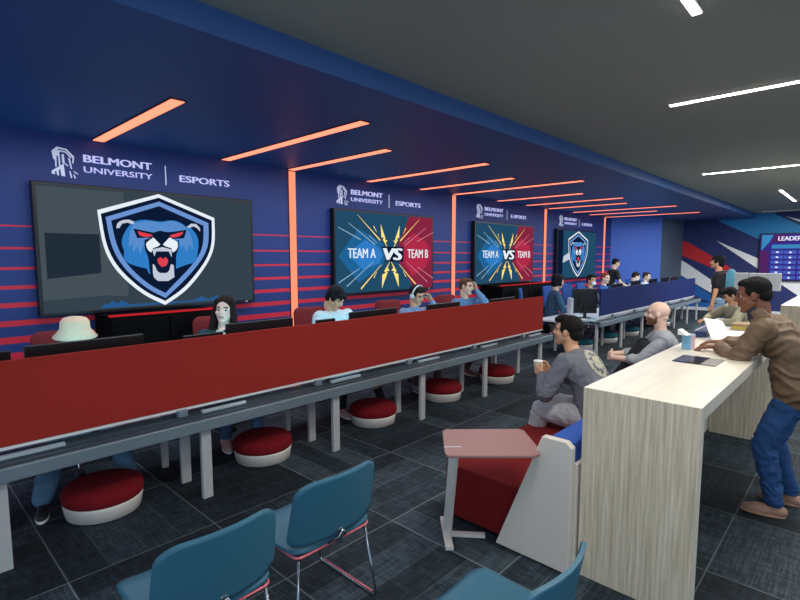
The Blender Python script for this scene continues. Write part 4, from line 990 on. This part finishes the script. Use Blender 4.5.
h = lathe_on_head(F, 'hat_lining', [(.096, .060), (.104, .040), (.148, -.011), (.1495, -.009), (.1062, .0415), (.0975, .060)], mat('hat_teal', '#2fa39c', .8), h, tilt=-2)
# 2 long haired woman with hand at cheek, looking to the camera
t, F = figure('person with long dark hair smiling with a hand raised to the cheek', (2.33, 4.62, 0), 172, 1.08, pz=.555, lean=(6, 10), head=(-36, 0, -6), wr=((-.20, .40, .70), (.085, .20, 1.02)), hd=((.1, 1, 0), (.05, .25, 1)), hn=((0, 0, -1), (-.3, 1, .2)), ep=((-.6, -.2, -1), (.5, .6, -1)),
              skin='pale', hair='long', hairc='#241512', shirt='#123c46', pants='#4a6a90', shoe='#d9a9a4', an=((-.14, .52, .10), (.10, .30, .10)), curl=40)
# 3 white t-shirt man, looking down
t, F = figure('person in a white T-shirt looking down at the desk', (3.76, 4.70, 0), 172, 1.10, pz=.60, lean=(4, 16), head=(24, 34, 0), hoff=(.02, .03, -.025), wr=((-.18, .38, .69), (.18, .38, .69)), skin='tan', hair='fringe', hairc='#14131a', shirt='#cfe0e4', sleeve='short', pants='#5a5548', leg='short',
              an=((-.36, .58, .10), (.12, .45, .10)), toe=((-.9, .5), (.12, 1)), shoe='#dba9a2', sole='#f2ece6', sock='#1b1c22', loose=1.16)
# 4 headphones
cam = mat('patterned_shirt', '#7c8fb0', .85, bump=.5, bscale=22, var=.75, vscale=22)
t, F = figure('person wearing white over-ear headphones, head low and hand by the temple', (5.20, 4.70, 0), 168, 1.08, pz=.55, lean=(8, 18), head=(12, 24, 8), wr=((-.19, .24, 1.19), (.16, .40, .69)), hd=((.5, .1, .9), (-.1, 1, 0)), hn=((1, .1, 0), (0, 0, -1)), ep=((-.2, 1, -.8), (.6, -.2, -1)),
              skin='tan', hair='quiff', hairc='#1a1512', shirtmat=cam, pants='#5f5348', shoe='#8a8f94', an=((-.14, .45, .10), (.2, .42, .10)), shirt='#7c8fb0')
m = MB(); R = F['Rh']; band = [(math.cos(a)*.094, -.005, .012 + math.sin(a)*.118) for a in [PI*i/16 for i in range(17)]]
m.tube([F['hc'] + R @ (V(p)*F['s']) for p in band], .011)
h = m.build('headphones', mat('headphone_white', '#e6eef0', .3), t)
for k in (-1, 1):
    m = MB(); a = F['hc'] + R @ V((k*.078, -.005, .0)); b_ = F['hc'] + R @ V((k*.112, -.005, .0)); m.cyl(a, b_, .036, .030, 20); m.build('ear_cup', mat('headphone_white', '#e6eef0', .3), h)
# 5 denim shirt
t, F = figure('person in a blue denim shirt holding a hand to the ear', (6.45, 4.70, 0), 170, 1.10, pz=.58, lean=(2, 8), head=(14, 4, -4), wr=((-.17, .13, 1.27), (.16, .40, .69)), hd=((.2, -.2, 1), (-.1, 1, 0)), hn=((1, .1, 0), (0, 0, -1)), ep=((.1, 1, -.9), (.6, -.2, -1)),
              skin='light', hair='crop', hairc='#5a3c28', shirt='#5d83ae', pants='#6b5648', shoe='#7a5a4a', an=((-.14, .42, .10), (.2, .32, .10)))
# ---------------------------------------------------------------- people: the far desk row
t, F = figure('person in a dark denim jacket with black bobbed hair resting arms on the white desk', (9.50, 4.70, 0), 218, 1.14, pz=.53, lean=(6, 12), head=(15, 8, 0), wr=((-.16, .42, .70), (.14, .44, .70)), skin='light', hair='bob', hairc='#12151c', shirt='#2c4a64', pants='#20304c', shoe='#333840', an=((-.14, .40, .10), (.14, .40, .10)), voxel=.008)
t, F = figure('person with a white face mask seated behind the black monitor', (11.35, 4.72, 0), 172, 1.05, pz=.55, lean=(4, 8), head=(-15, 4, 0), wr=((-.16, .40, .69), (.16, .40, .69)), skin='tan', hair='quiff', hairc='#1a1512', shirt='#4a4450', pants='#2a2e38', shoe='#333840', voxel=.010)
put_on_head(F, 'face_mask', [('e', (0, .072, -.062), (.052, .042, .040))], mat('mask_white', '#dfe9ea', .7), t, .008)
t, F = figure('person with short red hair and a blue top in the far row', (12.10, 4.70, 0), 185, 1.05, pz=.57, lean=(4, 8), head=(-20, 4, 0), wr=((-.16, .40, .69), (.16, .40, .69)), skin='pale', hair='crop', hairc='#8a3a22', shirt='#24579c', pants='#2a2e38', shoe='#333840', voxel=.010)
t, F = figure('person in a white top bent over the far desk', (14.25, 4.78, 0), 200, 1.05, pz=.56, lean=(8, 20), head=(20, 20, 0), wr=((-.16, .48, .69), (.2, .48, .69)), skin='pale', hair='crop', hairc='#2a2320', shirt='#d6e4ee', pants='#2a2e38', shoe='#333840', voxel=.010)
t, F = figure('person with brown hair seated at the end of the far row', (15.22, 4.74, 0), 178, 1.02, pz=.55, lean=(6, 12), head=(0, 8, 0), wr=((-.16, .48, .69), (.2, .48, .69)), skin='light', hair='crop', hairc='#3a2a22', shirt='#b8cbe0', pants='#2a2e38', shoe='#333840', voxel=.010)
t, F = figure('person in a black T-shirt standing and leaning over the far row', (13.75, 5.15, 0), 228, 1.03, pz=.95, lean=(10, 24), head=(0, 16, 0), wr=((-.22, .40, 1.02), (.22, .40, 1.02)), sleeve='short', skin='light', hair='crop', hairc='#15131a', shirt='#14171e', pants='#2a4a72', shoe='#333840',
              an=((-.12, .0, .09), (.12, .04, .09)), kp=((0, 1, 0), (0, 1, 0)), voxel=.010)

# ---------------------------------------------------------------- people: on the bench
t, F = figure('person in a grey sweatshirt sitting on the red bench holding a paper cup', (3.93, 1.50, 0), -4, 1.05, pz=.535, lean=(16, 38), head=(14, -2, 0), hoff=(0, .01, 0),
              wr=((-.10, .46, .80), (.06, .48, .81)), hd=((.30, .85, .35), (-.35, .80, .30)), hn=((1, -.2, 0), (-1, -.2, 0)), ep=((-1, -.3, -.9), (1, -.3, -.9)), curl=45,
              leg_k=.96, an=((-.16, .52, .10), (.16, .54, .10)), kp=((-.1, .5, 1), (.1, .5, 1)), skin='tan', hair='quiff', hairc='#17130f', shirt='#6d7079', pants='#b3b3b6', baggy=1.22, shoe='#e0dcd6', loose=1.18, voxel=.006)
# faded print on the back of the sweatshirt: follows the cloth, set just above it
def print_patch(F, t, pts, mt, nm, back=True):
    from mathutils.bvhtree import BVHTree
    me = F['shirt'].data; bv = BVHTree.FromPolygons([v.co for v in me.vertices], [p.vertices[:] for p in me.polygons])
    mm = MB()
    B2 = F['B2']; O = F['W'] + F['d2']*.13
    def proj(x, z):
        o_ = O + B2 @ V((x, -.5, z)); h = bv.ray_cast(o_, B2 @ V((0, 1, 0)))
        return (h[0] + h[1]*.003) if h[0] else None
    for quad in pts:
        q = [proj(*p) for p in quad]
        if all(q): mm.bm.faces.new([mm.bm.verts.new(v) for v in q])
    return mm.build(nm, mt, F['shirt'], True)
cells = []
def grid_cells(x0, x1, z0, z1, n, keep):
    out = []
    for i in range(n):
        for j in range(n):
            xa, xb = x0 + (x1-x0)*i/n, x0 + (x1-x0)*(i+1)/n; za, zb = z0 + (z1-z0)*j/n, z0 + (z1-z0)*(j+1)/n
            if keep((i+.5)/n*2-1, (j+.5)/n*2-1): out.append([(xa, za), (xb, za), (xb, zb), (xa, zb)])
    return out
print_patch(F, t, grid_cells(-.10, .10, -.13, .12, 18, lambda a, b: a*a + b*b < 1 and not (.25 < a*a + b*b*1.1 < .62 and (int((a+2)*4) + int((b+2)*5)) % 3 != 0)), mat('print_cream', '#b9b6a4', .8), 'back_print')
cupc = F['wr'][0].lerp(F['wr'][1], .5) + V((0, .085, .045)); wpos = t.matrix_basis @ cupc
cup = empty('paper_cup', 'cream paper cup with a lid held by the person in the grey sweatshirt', 'cup', wpos - V((0, 0, .06)))
m = MB(); m.lathe([(.027, 0), (.029, .002), (.039, .098), (.039, .101)], seg=28); m.build('cup_body', mat('cup_cream', '#d8cfa8', .6), cup)
m = MB(); m.lathe([(.041, .097), (.042, .102), (.037, .110), (.02, .112)], seg=28); m.build('lid', paper, cup)
t, F = figure('bald bearded person in a light grey T-shirt hugging raised knees on the bench', (5.62, 1.48, 0), 24, 1.08, pz=.475, py=0, lean=(-2, 14), head=(-6, -2, 0),
              wr=((-.10, .52, .74), (.07, .52, .75)), hd=((1, .45, 0), (-1, .4, 0)), hn=((0, -1, -.1), (0, -1, -.1)), ep=((-.5, 0, -1), (.5, 0, -1)), curl=30,
              an=((-.08, .46, .49), (.10, .46, .49)), kp=((0, .3, 1), (0, .3, 1)), skin='pale', hair='bald', stubble='#8a6048', brow='#8a6048', shirt='#a3a8ae', sleeve='mid', pants='#1e2228', shoe='#3a3d42', loose=1.08, voxel=.006)
print_patch(F, t, grid_cells(-.02, .02, .05, .12, 6, lambda a, b: a*a + b*b < 1), mat('print_dark', '#3d4048', .8), 'small_back_print')

# ---------------------------------------------------------------- people: right side
jk = mat('jacket_brown', '#6b543e', .55, bump=.9, bscale=14, var=.18, vscale=8)
t, F = figure('person in a brown jacket and blue jeans leaning on the near counter', (4.32, .31, 0), 4, 1.03, pz=.905, py=.0, lean=(10, 44), head=(6, 12, 0), hoff=(0, .0, .0), torso_k=1., leg_k=.95, folds=.012,
              wr=((.05, .47, 1.130), (.31, .47, 1.130)), hd=((-.35, .95, -.06), (-.25, 1, -.05)), hn=((0, 0, -1), (0, 0, -1)), ep=((-.9, -.5, -.25), (.7, -.5, -.3)), curl=14,
              an=((-.11, .07, .09), (.17, -.01, .09)), kp=((0, 1, 0), (0, 1, 0)), toe=((-.10, 1), (.1, 1)), skin='dark', hair='crop', hairc='#100e10', brow='#100c0a', sleeve='jacket', shirt='#76583c', shirtmat=jk, pants='#1f4677', baggy=1.12, shoe='#a8806c', sole='#b98d70', loose=1.15, hem=.0, voxel=.006)
nd = (F['hc'] - F['Nk']).normalized()
blob('collar_lining', [('c', F['Nk'] + nd*.03, F['Nk'] + nd*.066, .064, .060)], mat('lining_navy', '#1b2338', .8), t, .006, 2)
m = MB(); w0 = F['wr'][0]; dr = (F['el'][0] - F['wr'][0]).normalized(); m.cyl(w0 + dr*.012, w0 + dr*.040, .034, .036, 20); m.build('bracelet', mat('bracelet_pale', '#c9b9a8', .4), t)
m = MB()
m.tube([F['P'] + V((-.135, .10, .05)), F['P'] + V((-.150, .02, .0)), F['P'] + V((-.12, -.08, -.02))], .008); m.build('pocket_seam', mat('seam_dark', '#2a1f18', .7), t)
t, F = figure('person in a black T-shirt and light jeans standing with a teal backpack', (11.0, 2.03, 0), 6, 1.06, pz=.97, lean=(2, 4), head=(0, -4, 0), wr=((-.26, .10, .86), (.26, .10, .86)), hd=((0, .1, -1), (0, .1, -1)), hn=((1, 0, 0), (-1, 0, 0)), ep=((-.2, -1, 0), (.2, -1, 0)),
              an=((-.11, .02, .09), (.11, -.02, .09)), kp=((0, 1, 0), (0, 1, 0)), skin='tan', hair='fringe', hairc='#17131a', shirt='#181a22', sleeve='short', pants='#86a9c6', baggy=1.15, shoe='#d8d8dc', voxel=.008, loose=1.08)
o_ = t.matrix_basis.to_translation()
bk = empty('backpack', 'teal backpack worn by the standing person in black', 'backpack', (11.02, 1.86, 1.14), math.radians(6))
blob('bag', [('b', (0, .01, .20), (.27, .15, .32), None), ('c', (-.07, .01, .37), (.07, .01, .37), .07, .07), ('c', (-.08, 0, .07), (.08, 0, .07), .075, .075)], mat('bag_teal', '#4e8ea6', .8, bump=.4, bscale=30, var=.2), bk, .010, 4)
blob('front_pocket', [('b', (0, -.085, .16), (.20, .06, .20), None)], mat('bag_grey_teal', '#7fa7a8', .8), bk, .010, 3)
for k in (-1, 1):
    m = MB(); m.tube([(k*.10, .07, .06), (k*.145, .20, .14), (k*.135, .29, .26), (k*.12, .25, .38), (k*.10, .07, .40)], .012, round_=.05); m.build('strap', mat('strap_dark', '#28404c', .8), bk)
m = MB(); m.tube([(-.04, .02, .49), (-.03, .02, .53), (.03, .02, .53), (.04, .02, .49)], .009, round_=.02); m.build('handle', mat('strap_dark', '#28404c', .8), bk)
t, F = figure('person in a beige shirt bent over the white worktable writing', (9.0, 1.32, 0), 42, .98, pz=.60, lean=(12, 34), head=(-8, 34, 0), wr=((-.20, .56, .83), (.16, .50, .83)), hd=((-.1, 1, 0), (-.5, 1, 0)), ep=((-1, 0, -.4), (1, 0, -.4)), an=((-.14, .35, .09), (.14, .35, .09)),
              skin='tan', hair='quiff', hairc='#1c1614', shirt='#a59e84', pants='#3a4048', shoe='#c8c8cc', voxel=.008, loose=1.1)
t = empty('stool', 'plain white stool under the person writing', 'stool', (9.0, 1.32, 0))
m = MB(); m.lathe([(.16, .46), (.175, .47), (.175, .49), (.15, .50)], seg=24); m.build('seat', wtop, t)
for k in range(4):
    a = PI/4 + k*PI/2; m = MB(); m.cyl((.10*math.cos(a), .10*math.sin(a), .46), (.19*math.cos(a), .19*math.sin(a), 0), .014); m.build('leg', legm, t)

# ---------------------------------------------------------------- camera
F_, CXp, CYp, HZ = 497., 400., 305., 257.
pitch = math.atan((CYp - HZ)/F_); cp = math.cos(pitch); sp_ = math.sin(pitch)
an_ = math.atan((870 - CXp)/(F_/cp))
vh = V((math.cos(an_), math.sin(an_), 0)); rr = V((math.sin(an_), -math.cos(an_), 0)); up = V((0, 0, 1))
fw = vh*cp - up*sp_; uc = vh*sp_ + up*cp
cd = bpy.data.cameras.new('camera'); co = bpy.data.objects.new('camera', cd); C.objects.link(co)
cd.sensor_width = 36; cd.lens = F_/800*36; cd.shift_y = (CYp - 300)/800; cd.clip_start = .05; cd.clip_end = 100
R = Matrix((rr, uc, -fw)).transposed().to_4x4()
co.matrix_world = Matrix.Translation((0, 0, 1.8)) @ R
sc.camera = co
sc.view_settings.view_transform = 'Standard'; sc.view_settings.look = 'None'; sc.view_settings.exposure = 0.13; sc.view_settings.gamma = 1.0; sc.view_settings.use_curve_mapping = False
